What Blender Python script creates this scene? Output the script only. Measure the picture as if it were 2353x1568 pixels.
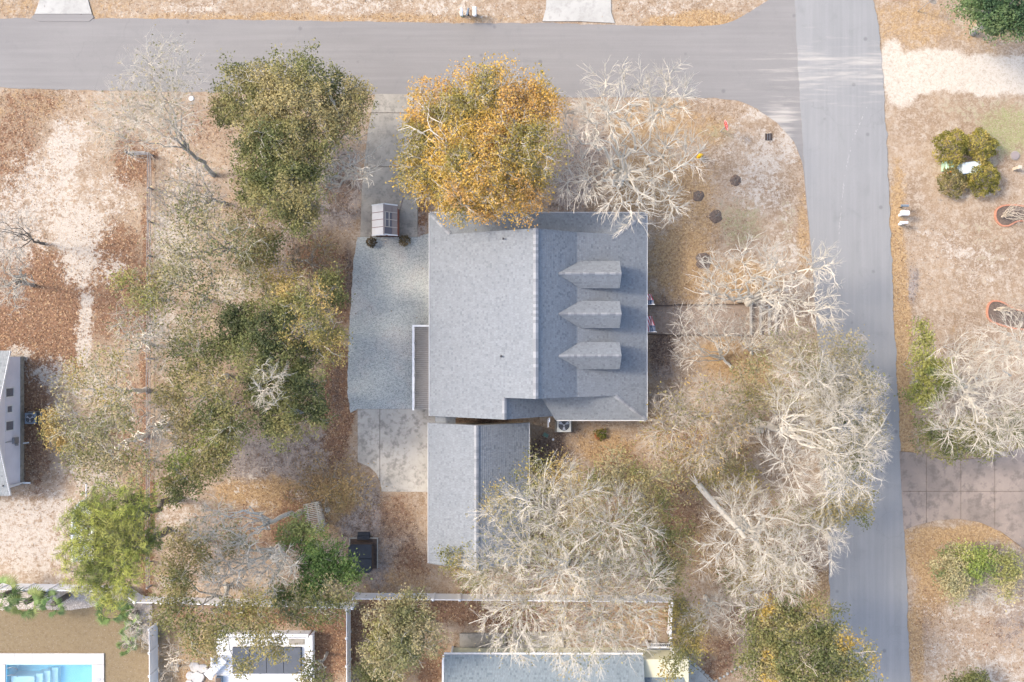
import bpy, math, random
import numpy as np
from mathutils import Vector
for _o in list(bpy.data.objects):
    bpy.data.objects.remove(_o, do_unlink=True)
SC = bpy.context.scene
COL = SC.collection
# ------------------------------------------------------------------ camera, sky, sun, exposure
S, CX, CY, H = 32.0, 1176.5, 784.0, 66.0      # plan units per metre, plan centre, drone height (m)
cam_d = bpy.data.cameras.new('camera')
cam_d.sensor_width = 36.0
cam_d.lens = 36.0 * H / (2353 / S)
cam_d.clip_end = 2000
cam = bpy.data.objects.new('camera', cam_d)
COL.objects.link(cam)
cam.location = (0, 0, H)
SC.camera = cam

SUN_EL, SUN_AZ = math.radians(44), math.radians(166)   # azimuth measured from +X, counter-clockwise
world = bpy.data.worlds.new('World')
SC.world = world
world.use_nodes = True
wn = world.node_tree
sky = wn.nodes.new('ShaderNodeTexSky')
sky.sky_type = 'NISHITA'
sky.sun_disc = False
sky.sun_elevation = SUN_EL
sky.sun_rotation = math.pi / 2 - SUN_AZ
sky.air_density = 1.0
sky.dust_density = 3.0
sky.ozone_density = 0.4
bg = wn.nodes['Background']
bg.inputs['Strength'].default_value = 0.15
wn.links.new(sky.outputs[0], bg.inputs['Color'])
sun_d = bpy.data.lights.new('sun', 'SUN')
sun_d.energy = 1.05
sun_d.angle = math.radians(10.0)
sun_d.color = (1.0, 0.89, 0.74)
sun = bpy.data.objects.new('sun', sun_d)
COL.objects.link(sun)
sdir = Vector((math.cos(SUN_EL) * math.cos(SUN_AZ), math.cos(SUN_EL) * math.sin(SUN_AZ), math.sin(SUN_EL)))
sun.rotation_euler = sdir.to_track_quat('Z', 'Y').to_euler()
sun.location = sdir * 90
SC.view_settings.view_transform = 'Standard'
SC.view_settings.look = 'None'
SC.view_settings.gamma = 1.0
SC.view_settings.exposure = 1.53
SC.view_settings.use_curve_mapping = False

# ------------------------------------------------------------------ helpers
RNG = np.random.default_rng(7)
random.seed(7)


def P(dx, dy, z=0.0):
    """plan-drawing coordinates (as surveyed from the air) -> metres, for a point at height z"""
    k = (H - z) / H / S
    return ((dx - CX) * k, (CY - dy) * k, z)


ORG = {}


def setp(o, label=None, cat=None, group=None, kind=None):
    if label: o['label'] = label
    if cat: o['category'] = cat
    if group: o['group'] = group
    if kind: o['kind'] = kind
    return o


def thing(name, label, cat, loc, group=None):
    o = bpy.data.objects.new(name, None)
    o.empty_display_size = 0.3
    COL.objects.link(o)
    o.location = (loc[0], loc[1], loc[2] if len(loc) > 2 else 0)
    ORG[o.name] = np.array(o.location)
    return setp(o, label, cat, group)


def link_mesh(name, me, mat, parent, org, smooth=False):
    o = bpy.data.objects.new(name, me)
    COL.objects.link(o)
    if mat is not None and len(me.materials) == 0:
        for m in (mat if isinstance(mat, (list, tuple)) else [mat]):
            me.materials.append(m)
    if parent is not None:
        o.parent = parent
        ORG[o.name] = ORG[parent.name]
    else:
        o.location = org
        ORG[o.name] = np.array(org, dtype=float)
    if smooth:
        me.polygons.foreach_set('use_smooth', [True] * len(me.polygons))
    return o


def add_col(me, col, name='Col'):
    a = me.attributes.new(name, 'FLOAT_COLOR', 'POINT')
    c = np.ones((len(me.vertices), 4), dtype=np.float32)
    col = np.asarray(col, dtype=np.float32)
    c[:, :col.shape[1]] = col
    a.data.foreach_set('color', c.ravel())


def np_mesh(name, V, F, mat, parent=None, col=None, org=(0, 0, 0), smooth=False):
    """V (n,3) world metres, F (m,k) equal-sized faces"""
    o = ORG[parent.name] if parent is not None else np.array(org, dtype=float)
    V = np.asarray(V, dtype=np.float32) - o.astype(np.float32)
    F = np.asarray(F, dtype=np.int32)
    me = bpy.data.meshes.new(name)
    me.vertices.add(len(V))
    me.vertices.foreach_set('co', V.ravel())
    m, k = F.shape
    me.loops.add(m * k)
    me.loops.foreach_set('vertex_index', F.ravel())
    me.polygons.add(m)
    me.polygons.foreach_set('loop_start', np.arange(0, m * k, k, dtype=np.int32))
    me.update(calc_edges=True)
    if col is not None:
        add_col(me, col)
    return link_mesh(name, me, mat, parent, org, smooth)


class MB:
    def __init__(self):
        self.v, self.f, self.c, self.mi = [], [], [], []

    def raw(self, vs, fs, col=None, mi=0):
        b = len(self.v)
        self.v += [tuple(map(float, p)) for p in vs]
        self.f += [tuple(i + b for i in f) for f in fs]
        self.mi += [mi] * len(fs)
        if col is not None:
            self.c += [col] * len(vs)
        return self

    def box(self, c, s, rz=0.0, mi=0, col=None, taper=1.0, tilt=None):
        hx, hy, hz = s[0] / 2, s[1] / 2, s[2] / 2
        cr, sr = math.cos(rz), math.sin(rz)
        vs = []
        for z, t in ((-hz, 1.0), (hz, taper)):
            for x, y in ((-hx, -hy), (hx, -hy), (hx, hy), (-hx, hy)):
                x, y = x * t, y * t
                zz = z
                if tilt: zz += tilt[0] * x + tilt[1] * y
                vs.append((c[0] + x * cr - y * sr, c[1] + x * sr + y * cr, c[2] + zz))
        return self.raw(vs, [(3, 2, 1, 0), (4, 5, 6, 7), (0, 1, 5, 4), (1, 2, 6, 5), (2, 3, 7, 6), (3, 0, 4, 7)], col, mi)

    def prism(self, poly, z0, z1, mi=0, col=None, inset=0.0):
        n = len(poly)
        a = sum(poly[i][0] * poly[(i + 1) % n][1] - poly[(i + 1) % n][0] * poly[i][1] for i in range(n))
        if a < 0: poly = poly[::-1]
        cx = sum(p[0] for p in poly) / n; cy = sum(p[1] for p in poly) / n
        top = poly
        if inset:
            top = [(p[0] + (cx - p[0]) / max(1e-6, math.hypot(cx - p[0], cy - p[1])) * inset,
                    p[1] + (cy - p[1]) / max(1e-6, math.hypot(cx - p[0], cy - p[1])) * inset) for p in poly]
        vs = [(p[0], p[1], z0) for p in poly] + [(p[0], p[1], z1) for p in top]
        fs = [tuple(range(n, 2 * n)), tuple(reversed(range(n)))]
        fs += [(i, (i + 1) % n, n + (i + 1) % n, n + i) for i in range(n)]
        return self.raw(vs, fs, col, mi)

    def slab(self, pts, th, mi=0, col=None):
        """thick plate from 3-D outline (top face), extruded straight down by th"""
        n = len(pts)
        a = sum(pts[i][0] * pts[(i + 1) % n][1] - pts[(i + 1) % n][0] * pts[i][1] for i in range(n))
        if a < 0: pts = pts[::-1]
        vs = [(p[0], p[1], p[2] - th) for p in pts] + list(pts)
        fs = [tuple(range(n, 2 * n)), tuple(reversed(range(n)))]
        fs += [(i, (i + 1) % n, n + (i + 1) % n, n + i) for i in range(n)]
        return self.raw(vs, fs, col, mi)

    def tube(self, p0, p1, r0, r1=None, n=8, mi=0, cap=True, col=None):
        r1 = r0 if r1 is None else r1
        a, b = Vector(p0), Vector(p1)
        d = (b - a).normalized()
        u = d.cross(Vector((0, 0, 1)) if abs(d.z) < .9 else Vector((1, 0, 0))).normalized()
        w = d.cross(u)
        vs = []
        for c, r in ((a, r0), (b, r1)):
            for i in range(n):
                t = 2 * math.pi * i / n
                vs.append(c + u * (math.cos(t) * r) + w * (math.sin(t) * r))
        fs = [(i, (i + 1) % n, n + (i + 1) % n, n + i) for i in range(n)]
        if cap:
            fs += [tuple(reversed(range(n))), tuple(range(n, 2 * n))]
        return self.raw(vs, fs, col, mi)

    def lathe(self, c, prof, n=16, mi=0, axis=None):
        vs, fs = [], []
        for r, z in prof:
            for i in range(n):
                t = 2 * math.pi * i / n
                vs.append((c[0] + r * math.cos(t), c[1] + r * math.sin(t), c[2] + z))
        for j in range(len(prof) - 1):
            for i in range(n):
                fs.append((j * n + i, j * n + (i + 1) % n, (j + 1) * n + (i + 1) % n, (j + 1) * n + i))
        fs.append(tuple(reversed(range(n))))
        fs.append(tuple(range((len(prof) - 1) * n, len(prof) * n)))
        return self.raw(vs, fs, None, mi)

    def build(self, name, mat, parent=None, org=None, smooth=False, bevel=0.0):
        if org is None and parent is None:
            xs = np.array(self.v)
            org = (float(xs[:, 0].mean()), float(xs[:, 1].mean()), float(xs[:, 2].min()))
        o = ORG[parent.name] if parent is not None else np.array(org, dtype=float)
        V = np.array(self.v) - o
        me = bpy.data.meshes.new(name)
        me.from_pydata(V.tolist(), [], self.f)
        if self.c and len(self.c) == len(self.v):
            add_col(me, np.array(self.c))
        ob = link_mesh(name, me, mat, parent, org, smooth)
        if any(self.mi):
            me.polygons.foreach_set('material_index', self.mi)
        if bevel:
            b = ob.modifiers.new('bevel', 'BEVEL')
            b.width = bevel; b.segments = 2; b.limit_method = 'ANGLE'
        return ob


# ------------------------------------------------------------------ materials
def nd(nt, t, **kw):
    n = nt.nodes.new(t)
    for k, v in kw.items():
        if k in n.inputs.keys() if hasattr(n.inputs, 'keys') else False:
            n.inputs[k].default_value = v
        else:
            setattr(n, k, v)
    return n


def new_mat(name):
    m = bpy.data.materials.new(name)
    m.use_nodes = True
    nt = m.node_tree
    return m, nt, nt.nodes['Principled BSDF']


def mixc(nt, fac, a, b, blend='MIX'):
    m = nt.nodes.new('ShaderNodeMix')
    m.data_type = 'RGBA'
    m.blend_type = blend
    for sock, v in ((m.inputs[0], fac), (m.inputs[6], a), (m.inputs[7], b)):
        if isinstance(v, (int, float)): sock.default_value = v
        elif isinstance(v, tuple): sock.default_value = (*v[:3], 1)
        else: nt.links.new(v, sock)
    return m.outputs[2]


def mth(nt, op, a, b=0.0, c=0.0, clamp=False):
    m = nt.nodes.new('ShaderNodeMath')
    m.operation = op
    m.use_clamp = clamp
    for sock, v in zip(m.inputs, (a, b, c)):
        if isinstance(v, (int, float)): sock.default_value = v
        else: nt.links.new(v, sock)
    return m.outputs[0]


def coords(nt, scale=(1, 1, 1), space='Object'):
    tc = nt.nodes.new('ShaderNodeTexCoord')
    mp = nt.nodes.new('ShaderNodeMapping')
    mp.inputs['Scale'].default_value = scale
    nt.links.new(tc.outputs[space], mp.inputs['Vector'])
    return mp.outputs[0]


def noise(nt, vec, scale, detail=4.0, rough=0.55, dist=0.0):
    n = nt.nodes.new('ShaderNodeTexNoise')
    n.inputs['Scale'].default_value = scale
    n.inputs['Detail'].default_value = detail
    n.inputs['Roughness'].default_value = rough
    n.inputs['Distortion'].default_value = dist
    nt.links.new(vec, n.inputs['Vector'])
    return n.outputs[0]


def ramp(nt, fac, lo, hi):
    r = nt.nodes.new('ShaderNodeMapRange')
    r.interpolation_type = 'SMOOTHSTEP'
    r.inputs[1].default_value = lo
    r.inputs[2].default_value = hi
    nt.links.new(fac, r.inputs[0])
    return r.outputs[0]


def bump(nt, h, strength, dist, bs):
    b = nt.nodes.new('ShaderNodeBump')
    b.inputs['Strength'].default_value = strength
    b.inputs['Distance'].default_value = dist
    nt.links.new(h, b.inputs['Height'])
    nt.links.new(b.outputs[0], bs.inputs['Normal'])


def M(name, c1, c2=None, scale=6.0, rough=0.8, bmp=0.0, metal=0.0, spec=0.3, stretch=(1, 1, 1), fine=40.0):
    m, nt, bs = new_mat(name)
    c2 = c2 or tuple(x * .78 for x in c1)
    v = coords(nt, stretch)
    n1 = noise(nt, v, scale, 5)
    n2 = noise(nt, v, fine, 3)
    f = mth(nt, 'ADD', mth(nt, 'MULTIPLY', ramp(nt, n1, .3, .7), .65), mth(nt, 'MULTIPLY', n2, .35))
    nt.links.new(mixc(nt, f, c1, c2), bs.inputs['Base Color'])
    bs.inputs['Roughness'].default_value = rough
    bs.inputs['Metallic'].default_value = metal
    bs.inputs['Specular IOR Level'].default_value = spec
    if bmp: bump(nt, n2, bmp, 0.02, bs)
    return m


def attr_mat(name, rough=0.85, translucent=0.0, var=0.25, scale=25.0, spec=0.2, wear=0):
    m, nt, bs = new_mat(name)
    a = nt.nodes.new('ShaderNodeAttribute')
    a.attribute_name = 'Col'
    v = coords(nt)
    n = noise(nt, v, scale, 3)
    c = mixc(nt, mth(nt, 'MULTIPLY', n, var * 2), a.outputs['Color'], (0.0, 0.0, 0.0))
    c = mixc(nt, 1.0, c, (1 + var,) * 3, 'MULTIPLY')
    if wear:
        wn2 = noise(nt, v, wear, 6, .6, .4)
        c = mixc(nt, mth(nt, 'MULTIPLY', ramp(nt, wn2, .35, .7), .16), c, mixc(nt, 1.0, c, (.66, .70, .76), 'MULTIPLY'))
    nt.links.new(c, bs.inputs['Base Color'])
    bs.inputs['Roughness'].default_value = rough
    bs.inputs['Specular IOR Level'].default_value = spec
    if translucent:
        tr = nt.nodes.new('ShaderNodeBsdfTranslucent')
        nt.links.new(c, tr.inputs['Color'])
        mx = nt.nodes.new('ShaderNodeMixShader')
        mx.inputs[0].default_value = translucent
        nt.links.new(bs.outputs[0], mx.inputs[1])
        nt.links.new(tr.outputs[0], mx.inputs[2])
        nt.links.new(mx.outputs[0], nt.nodes['Material Output'].inputs['Surface'])
    return m


MAT = {}
MAT['white'] = M('white_vinyl', (.80, .80, .80), (.68, .69, .71), 1.2, .45)
MAT['trim'] = M('white_trim', (.78, .78, .77), (.62, .62, .62), 3, .5)
MAT['siding'] = M('lilac_siding', (.74, .72, .76), (.64, .62, .66), 1.0, .6)
MAT['cream'] = M('cream_siding', (.66, .62, .44), (.55, .52, .38), 1.0, .6)
MAT['beige_siding'] = M('beige_siding', (.50, .46, .40), (.40, .37, .32), 1.0, .6)
MAT['glass'] = M('window_glass', (.03, .035, .04), (.05, .055, .06), 2, .08, spec=.6)
MAT['screen'] = M('window_screen', (.10, .095, .10), (.06, .055, .06), 30, .7)
MAT['shingle'] = attr_mat('roof_shingles', .9, 0, .2, 30, wear=.35)
MAT['roofdeck'] = M('roof_underlay', (.12, .125, .135), None, 4, .9)
MAT['wood_grey'] = M('weathered_wood', (.46, .42, .375), (.30, .275, .245), 3, .85, .3, stretch=(1, 9, 9))
MAT['wood_pale'] = M('silvered_wood', (.46, .45, .41), (.30, .29, .25), 4, .85, .3)
MAT['wood_brown'] = M('dark_timber', (.12, .085, .065), (.06, .045, .038), 5, .9, .4)
MAT['fence_wood'] = M('grey_fence_wood', (.36, .34, .33), (.16, .145, .14), 3, .9, .4)
MAT['metal_grey'] = M('galvanised_metal', (.45, .46, .47), (.35, .36, .38), 8, .4, metal=.6)
MAT['metal_dark'] = M('dark_metal', (.06, .06, .065), (.03, .03, .035), 8, .5, metal=.3)
MAT['ac_box'] = M('grey_enamel', (.58, .59, .55), (.48, .49, .46), 4, .5)
MAT['ac_blue'] = M('slate_enamel', (.20, .24, .28), (.14, .17, .2), 4, .5)
MAT['black_cover'] = M('black_vinyl_cover', (.038, .043, .052), (.028, .031, .038), 3, .5)
MAT['grey_cover'] = M('charcoal_cover', (.10, .11, .13), (.08, .09, .105), 2, .6)
MAT['brick'] = M('salmon_brick', (.50, .24, .15), (.38, .17, .11), 9, .85, .3)
MAT['soil'] = M('dark_mulch', (.18, .135, .11), (.085, .065, .052), 9, .95, .8, fine=60)
MAT['red'] = M('red_enamel', (.62, .05, .05), (.5, .04, .04), 5, .4)
MAT['red_cloth'] = M('red_cloth', (.50, .05, .07), (.42, .04, .06), 5, .8)
MAT['white_cloth'] = M('white_cloth', (.75, .73, .72), (.65, .63, .62), 5, .8)
MAT['blue_cloth'] = M('navy_cloth', (.035, .07, .13), (.03, .055, .11), 5, .8)
MAT['yellow'] = M('yellow_enamel', (.75, .45, .02), (.62, .36, .02), 6, .45)
MAT['orange'] = M('orange_plastic', (.8, .25, .03), (.7, .2, .02), 6, .5)
MAT['mint'] = M('pale_green_enamel', (.42, .58, .42), (.34, .50, .36), 4, .5)
MAT['iceblue'] = M('pale_blue_enamel', (.56, .63, .66), (.46, .54, .58), 4, .5)
MAT['green_lid'] = M('green_plastic', (.13, .23, .18), (.10, .18, .14), 6, .6)
MAT['shed_red'] = M('brick_red_paint', (.30, .12, .08), (.2, .08, .06), 5, .7)
MAT['panel_white'] = M('white_roof_panel', (.80, .77, .74), (.70, .66, .62), 2, .4)
MAT['panel_mauve'] = M('mauve_roof_panel', (.30, .25, .23), (.25, .21, .20), 2, .45)
MAT['panel_dark'] = M('smoky_roof_panel', (.15, .145, .165), (.12, .115, .135), 2, .4)
MAT['panel_edge'] = M('cream_frame', (.55, .49, .42), None, 4, .5)
MAT['tan_plastic'] = M('tan_plastic', (.58, .50, .40), None, 4, .6)
MAT['stonewhite'] = attr_mat('pale_stones', .85, 0, .2, 30)
MAT['leaf'] = attr_mat('leaf', .6, .25, .18, 14, .25)
MAT['litter'] = attr_mat('fallen_leaf', .85, .1, .2, 20, .1)
MAT['bark_white'] = M('lichen_bark', (.66, .61, .52), (.50, .455, .385), 5, .95, .4, fine=25)
MAT['bark_pink'] = M('pale_bark', (.57, .50, .41), (.41, .355, .285), 5, .95, .4, fine=25)
MAT['bark_grey'] = M('grey_bark', (.40, .38, .335), (.26, .245, .215), 5, .95, .4, fine=25)
MAT['bark_dark'] = M('dark_bark', (.20, .18, .155), (.12, .105, .09), 5, .95, .5, fine=25)
MAT['bark_palm'] = M('palm_bark', (.20, .165, .14), (.08, .065, .055), 14, .95, .9, fine=30)
MAT['log_end'] = M('cut_wood', (.50, .42, .32), (.38, .31, .23), 8, .9)


def concrete(name, c1, c2, c3, sc=0.6):
    m, nt, bs = new_mat(name)
    v = coords(nt, (1, 1, 1), 'Object')
    n1 = noise(nt, v, sc, 6, .6, .4)
    n2 = noise(nt, v, sc * 5, 6, .65)
    n3 = noise(nt, v, 60, 3, .6)
    c = mixc(nt, ramp(nt, n1, .35, .65), c1, c2)
    c = mixc(nt, mth(nt, 'MULTIPLY', ramp(nt, n2, .46, .66), .75), c, c3)
    c = mixc(nt, mth(nt, 'MULTIPLY', n3, .35), c, tuple(x * .6 for x in c3))
    nt.links.new(c, bs.inputs['Base Color'])
    bs.inputs['Roughness'].default_value = .92
    bs.inputs['Specular IOR Level'].default_value = .15
    bump(nt, n3, .25, .01, bs)
    return m


MAT['conc_grey'] = concrete('weathered_concrete', (.40, .37, .318), (.305, .283, .245), (.21, .195, .17))
MAT['conc_pale'] = concrete('pale_concrete', (.46, .45, .42), (.40, .392, .365), (.33, .32, .298))
MAT['conc_pink'] = concrete('brownish_concrete', (.36, .29, .24), (.255, .21, .178), (.165, .138, .12), .35)
MAT['conc_patio'] = concrete('mottled_concrete', (.50, .465, .41), (.40, .375, .33), (.20, .187, .165), .5)
MAT['paver'] = concrete('pool_paver', (.58, .56, .53), (.52, .50, .48), (.45, .44, .42), .8)


def road_mat(name, c1, c2, sandc, axis):
    m, nt, bs = new_mat(name)
    v = coords(nt)
    st = coords(nt, (.12, 3.0, 1) if axis == 'x' else (3.0, .12, 1))
    a = nt.nodes.new('ShaderNodeAttribute'); a.attribute_name = 'Col'
    sep = nt.nodes.new('ShaderNodeSeparateColor')
    nt.links.new(a.outputs['Color'], sep.inputs[0])
    big = noise(nt, v, .12, 5)
    stn = noise(nt, st, 1.0, 5, .6)
    fine = noise(nt, v, 55, 3, .7)
    c = mixc(nt, ramp(nt, big, .3, .7), c1, c2)
    c = mixc(nt, mth(nt, 'MULTIPLY', ramp(nt, stn, .35, .75), .4), c, tuple(x * 1.22 for x in c1))
    c = mixc(nt, mth(nt, 'MULTIPLY', ramp(nt, fine, .35, .8), .45), c, tuple(x * .62 for x in c2))
    # oil spots
    vo = nt.nodes.new('ShaderNodeTexVoronoi'); vo.inputs['Scale'].default_value = .55
    nt.links.new(v, vo.inputs['Vector'])
    spot = mth(nt, 'MULTIPLY', ramp(nt, vo.outputs[0], .11, .04), .35)
    c = mixc(nt, spot, c, (.07, .07, .075))
    # fine cracking
    vc = nt.nodes.new('ShaderNodeTexVoronoi'); vc.feature = 'DISTANCE_TO_EDGE'; vc.inputs['Scale'].default_value = .33
    wv = nt.nodes.new('ShaderNodeVectorMath'); wv.operation = 'ADD'
    wn_ = nt.nodes.new('ShaderNodeTexNoise'); wn_.inputs['Scale'].default_value = .8; wn_.inputs['Detail'].default_value = 6
    nt.links.new(v, wn_.inputs['Vector']); nt.links.new(v, wv.inputs[0]); nt.links.new(wn_.outputs['Color'], wv.inputs[1])
    nt.links.new(wv.outputs[0], vc.inputs['Vector'])
    cm = ramp(nt, noise(nt, v, .09, 3), .48, .62)
    c = mixc(nt, mth(nt, 'MULTIPLY', mth(nt, 'MULTIPLY', ramp(nt, vc.outputs[0], .010, .003), cm), .12), c, (.09, .09, .09))
    blot = noise(nt, v, .7, 7, .7, .5)
    c = mixc(nt, mth(nt, 'MULTIPLY', ramp(nt, blot, .52, .75), .22), c, (.14, .14, .14))
    # sand carried on by tyres
    st2 = coords(nt, (.22, 2.6, 1))
    sn = noise(nt, st2, 1.0, 8, .65, .3)
    f = mth(nt, 'ADD', mth(nt, 'MULTIPLY', sep.outputs[0], 1.5), mth(nt, 'MULTIPLY', mth(nt, 'SUBTRACT', sn, .5), 2.2))
    f = ramp(nt, f, .55, 1.25)
    c = mixc(nt, f, c, sandc)
    # blown leaf and grit along the edges
    en = noise(nt, v, 3.5, 6, .7)
    fe = ramp(nt, mth(nt, 'ADD', sep.outputs[1], mth(nt, 'MULTIPLY', mth(nt, 'SUBTRACT', en, .5), 1.6)), .6, .95)
    c = mixc(nt, fe, c, (.38, .31, .235))
    nt.links.new(c, bs.inputs['Base Color'])
    bs.inputs['Roughness'].default_value = .9
    bs.inputs['Specular IOR Level'].default_value = .2
    bump(nt, fine, .35, .01, bs)
    return m


SANDC = (.56, .51, .45)
MAT['road_warm'] = road_mat('asphalt_warm', (.235, .224, .215), (.21, .20, .193), (.40, .37, .33), 'x')
MAT['road_cool'] = road_mat('asphalt_cool', (.262, .26, .257), (.232, .233, .233), (.40, .375, .34), 'y')


def ground_mat():
    m, nt, bs = new_mat('ground_cover')
    v = coords(nt)
    m1 = nt.nodes.new('ShaderNodeAttribute'); m1.attribute_name = 'm1'
    m2 = nt.nodes.new('ShaderNodeAttribute'); m2.attribute_name = 'm2'
    s1 = nt.nodes.new('ShaderNodeSeparateColor'); nt.links.new(m1.outputs['Color'], s1.inputs[0])
    s2 = nt.nodes.new('ShaderNodeSeparateColor'); nt.links.new(m2.outputs['Color'], s2.inputs[0])
    big = noise(nt, v, .25, 6, .6)
    mid = mth(nt, 'ADD', mth(nt, 'MULTIPLY', noise(nt, v, 1.5, 10, .74, .4), .5), mth(nt, 'MULTIPLY', noise(nt, v, 5.0, 8, .8, .3), .5))
    mid2 = mth(nt, 'ADD', mth(nt, 'MULTIPLY', noise(nt, coords(nt, (1, 1, 3)), 1.9, 10, .74, .3), .6), mth(nt, 'MULTIPLY', noise(nt, coords(nt, (1, 1, 2)), 7, 8, .78, .3), .4))
    fine = noise(nt, v, 9, 6, .75)
    grit = noise(nt, v, 34, 4, .75)
    vo = nt.nodes.new('ShaderNodeTexVoronoi'); vo.inputs['Scale'].default_value = 9.0
    nt.links.new(v, vo.inputs['Vector'])
    vs = nt.nodes.new('ShaderNodeSeparateColor'); nt.links.new(vo.outputs['Color'], vs.inputs[0])
    chip = vs.outputs[0]

    def layer(c, mask, n, col, k=3.2, amp=3.4):
        t = mth(nt, 'ADD', mth(nt, 'MULTIPLY', mask, 1.6), mth(nt, 'MULTIPLY', mth(nt, 'SUBTRACT', n, .5), amp))
        t = mth(nt, 'MULTIPLY_ADD', mth(nt, 'SUBTRACT', t, .8), k, .5, clamp=True)
        return mixc(nt, t, c, col)

    def speck(a, b, n, lo, hi):
        return mixc(nt, ramp(nt, n, lo, hi), a, b)
    base = speck((.35, .26, .178), (.26, .186, .125), big, .35, .65)
    base = speck(base, (.44, .37, .295), mid2, .45, .60)
    sand = speck((.51, .455, .39), (.41, .355, .295), fine, .40, .72)
    leafc = speck((.245, .14, .085), (.14, .08, .05), chip, .2, .9)
    leafc = mixc(nt, mth(nt, 'MULTIPLY', ramp(nt, chip, .82, .98), .8), leafc, (.46, .30, .17))
    grey = speck((.38, .335, .305), (.175, .142, .122), mid2, .40, .60)
    green = speck((.27, .29, .13), (.33, .28, .17), fine, .4, .6)
    gold = speck((.42, .29, .155), (.31, .205, .11), chip, .2, .8)
    dark = speck((.19, .14, .11), (.11, .08, .065), chip, .2, .8)
    lawn = speck((.25, .195, .118), (.18, .138, .085), fine, .35, .7)
    c = base
    c = layer(c, s1.outputs[2], mid2, grey, 2.2)
    c = layer(c, s2.outputs[1], mid, gold, 2.4)
    c = layer(c, s1.outputs[1], mid2, leafc, 3.5, 4.4)
    c = layer(c, m1.outputs['Alpha'], mid2, green, 2.0)
    c = layer(c, s2.outputs[0], mid2, dark, 2.4)
    c = layer(c, m2.outputs['Alpha'], mid, lawn, 8.0, .4)
    c = layer(c, mth(nt, 'MULTIPLY', s1.outputs[0], .76), mid, sand, 5.0, 6.0)
    c = layer(c, s2.outputs[2], mid, speck((.55, .495, .42), (.46, .405, .335), mid2, .42, .66), 3.2, 2.4)
    # crumbs, stems and small stones everywhere
    tuft = noise(nt, v, 4.2, 8, .82, .5)
    c = mixc(nt, mth(nt, 'MULTIPLY', ramp(nt, grit, .40, .66), .46), c, mixc(nt, 1.0, c, (.52, .47, .42), 'MULTIPLY'))
    c = mixc(nt, mth(nt, 'MULTIPLY', ramp(nt, tuft, .48, .62), .50), c, mixc(nt, 1.0, c, (.56, .50, .44), 'MULTIPLY'))
    c = mixc(nt, mth(nt, 'MULTIPLY', ramp(nt, fine, .50, .72), .45), c, (.52, .455, .38))
    nt.links.new(c, bs.inputs['Base Color'])
    bs.inputs['Roughness'].default_value = .95
    bs.inputs['Specular IOR Level'].default_value = .1
    bump(nt, mth(nt, 'ADD', fine, grit), .5, .03, bs)
    return m


def gravel_mat():
    m, nt, bs = new_mat('gravel')
    v = coords(nt)
    vo = nt.nodes.new('ShaderNodeTexVoronoi'); vo.inputs['Scale'].default_value = 14.0
    nt.links.new(v, vo.inputs['Vector'])
    vs = nt.nodes.new('ShaderNodeSeparateColor'); nt.links.new(vo.outputs['Color'], vs.inputs[0])
    big = noise(nt, v, .3, 5, .6)
    mid = noise(nt, v, 1.4, 8, .7)
    c = mixc(nt, vs.outputs[0], (.28, .30, .285), (.46, .475, .45))
    c = mixc(nt, mth(nt, 'MULTIPLY', ramp(nt, big, .46, .64), .6), c, mixc(nt, vs.outputs[0], (.39, .36, .325), (.53, .50, .46)))
    c = mixc(nt, mth(nt, 'MULTIPLY', ramp(nt, mid, .6, .78), .6), c, (.20, .165, .13))
    nt.links.new(c, bs.inputs['Base Color'])
    bs.inputs['Roughness'].default_value = .95
    bs.inputs['Specular IOR Level'].default_value = .15
    bump(nt, vo.outputs[0], .6, .03, bs)
    return m


MAT['ground'] = ground_mat()
MAT['gravel'] = gravel_mat()

# ------------------------------------------------------------------ ground sheet with cover masks
def vnoise(x, y, seed=0):
    """smooth value noise on arrays (metres)"""
    xi, yi = np.floor(x).astype(np.int64), np.floor(y).astype(np.int64)
    xf, yf = x - xi, y - yi
    def h(a, b):
        n = (a * 374761393 + b * 668265263 + seed * 974711) & 0xffffffff
        n = ((n ^ (n >> 13)) * 1274126177) & 0xffffffff
        return ((n ^ (n >> 16)) & 0xffff) / 65535.0
    u, w = xf * xf * (3 - 2 * xf), yf * yf * (3 - 2 * yf)
    return (h(xi, yi) * (1 - u) + h(xi + 1, yi) * u) * (1 - w) + (h(xi, yi + 1) * (1 - u) + h(xi + 1, yi + 1) * u) * w


def fbm(x, y, s, seed=0, o=4):
    r, a, t = 0, 1.0, 0
    for i in range(o):
        r = r + a * vnoise(x * s + 31.7 * i, y * s - 17.3 * i, seed + i)
        t += a; a *= .55; s *= 2.1
    return r / t


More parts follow.
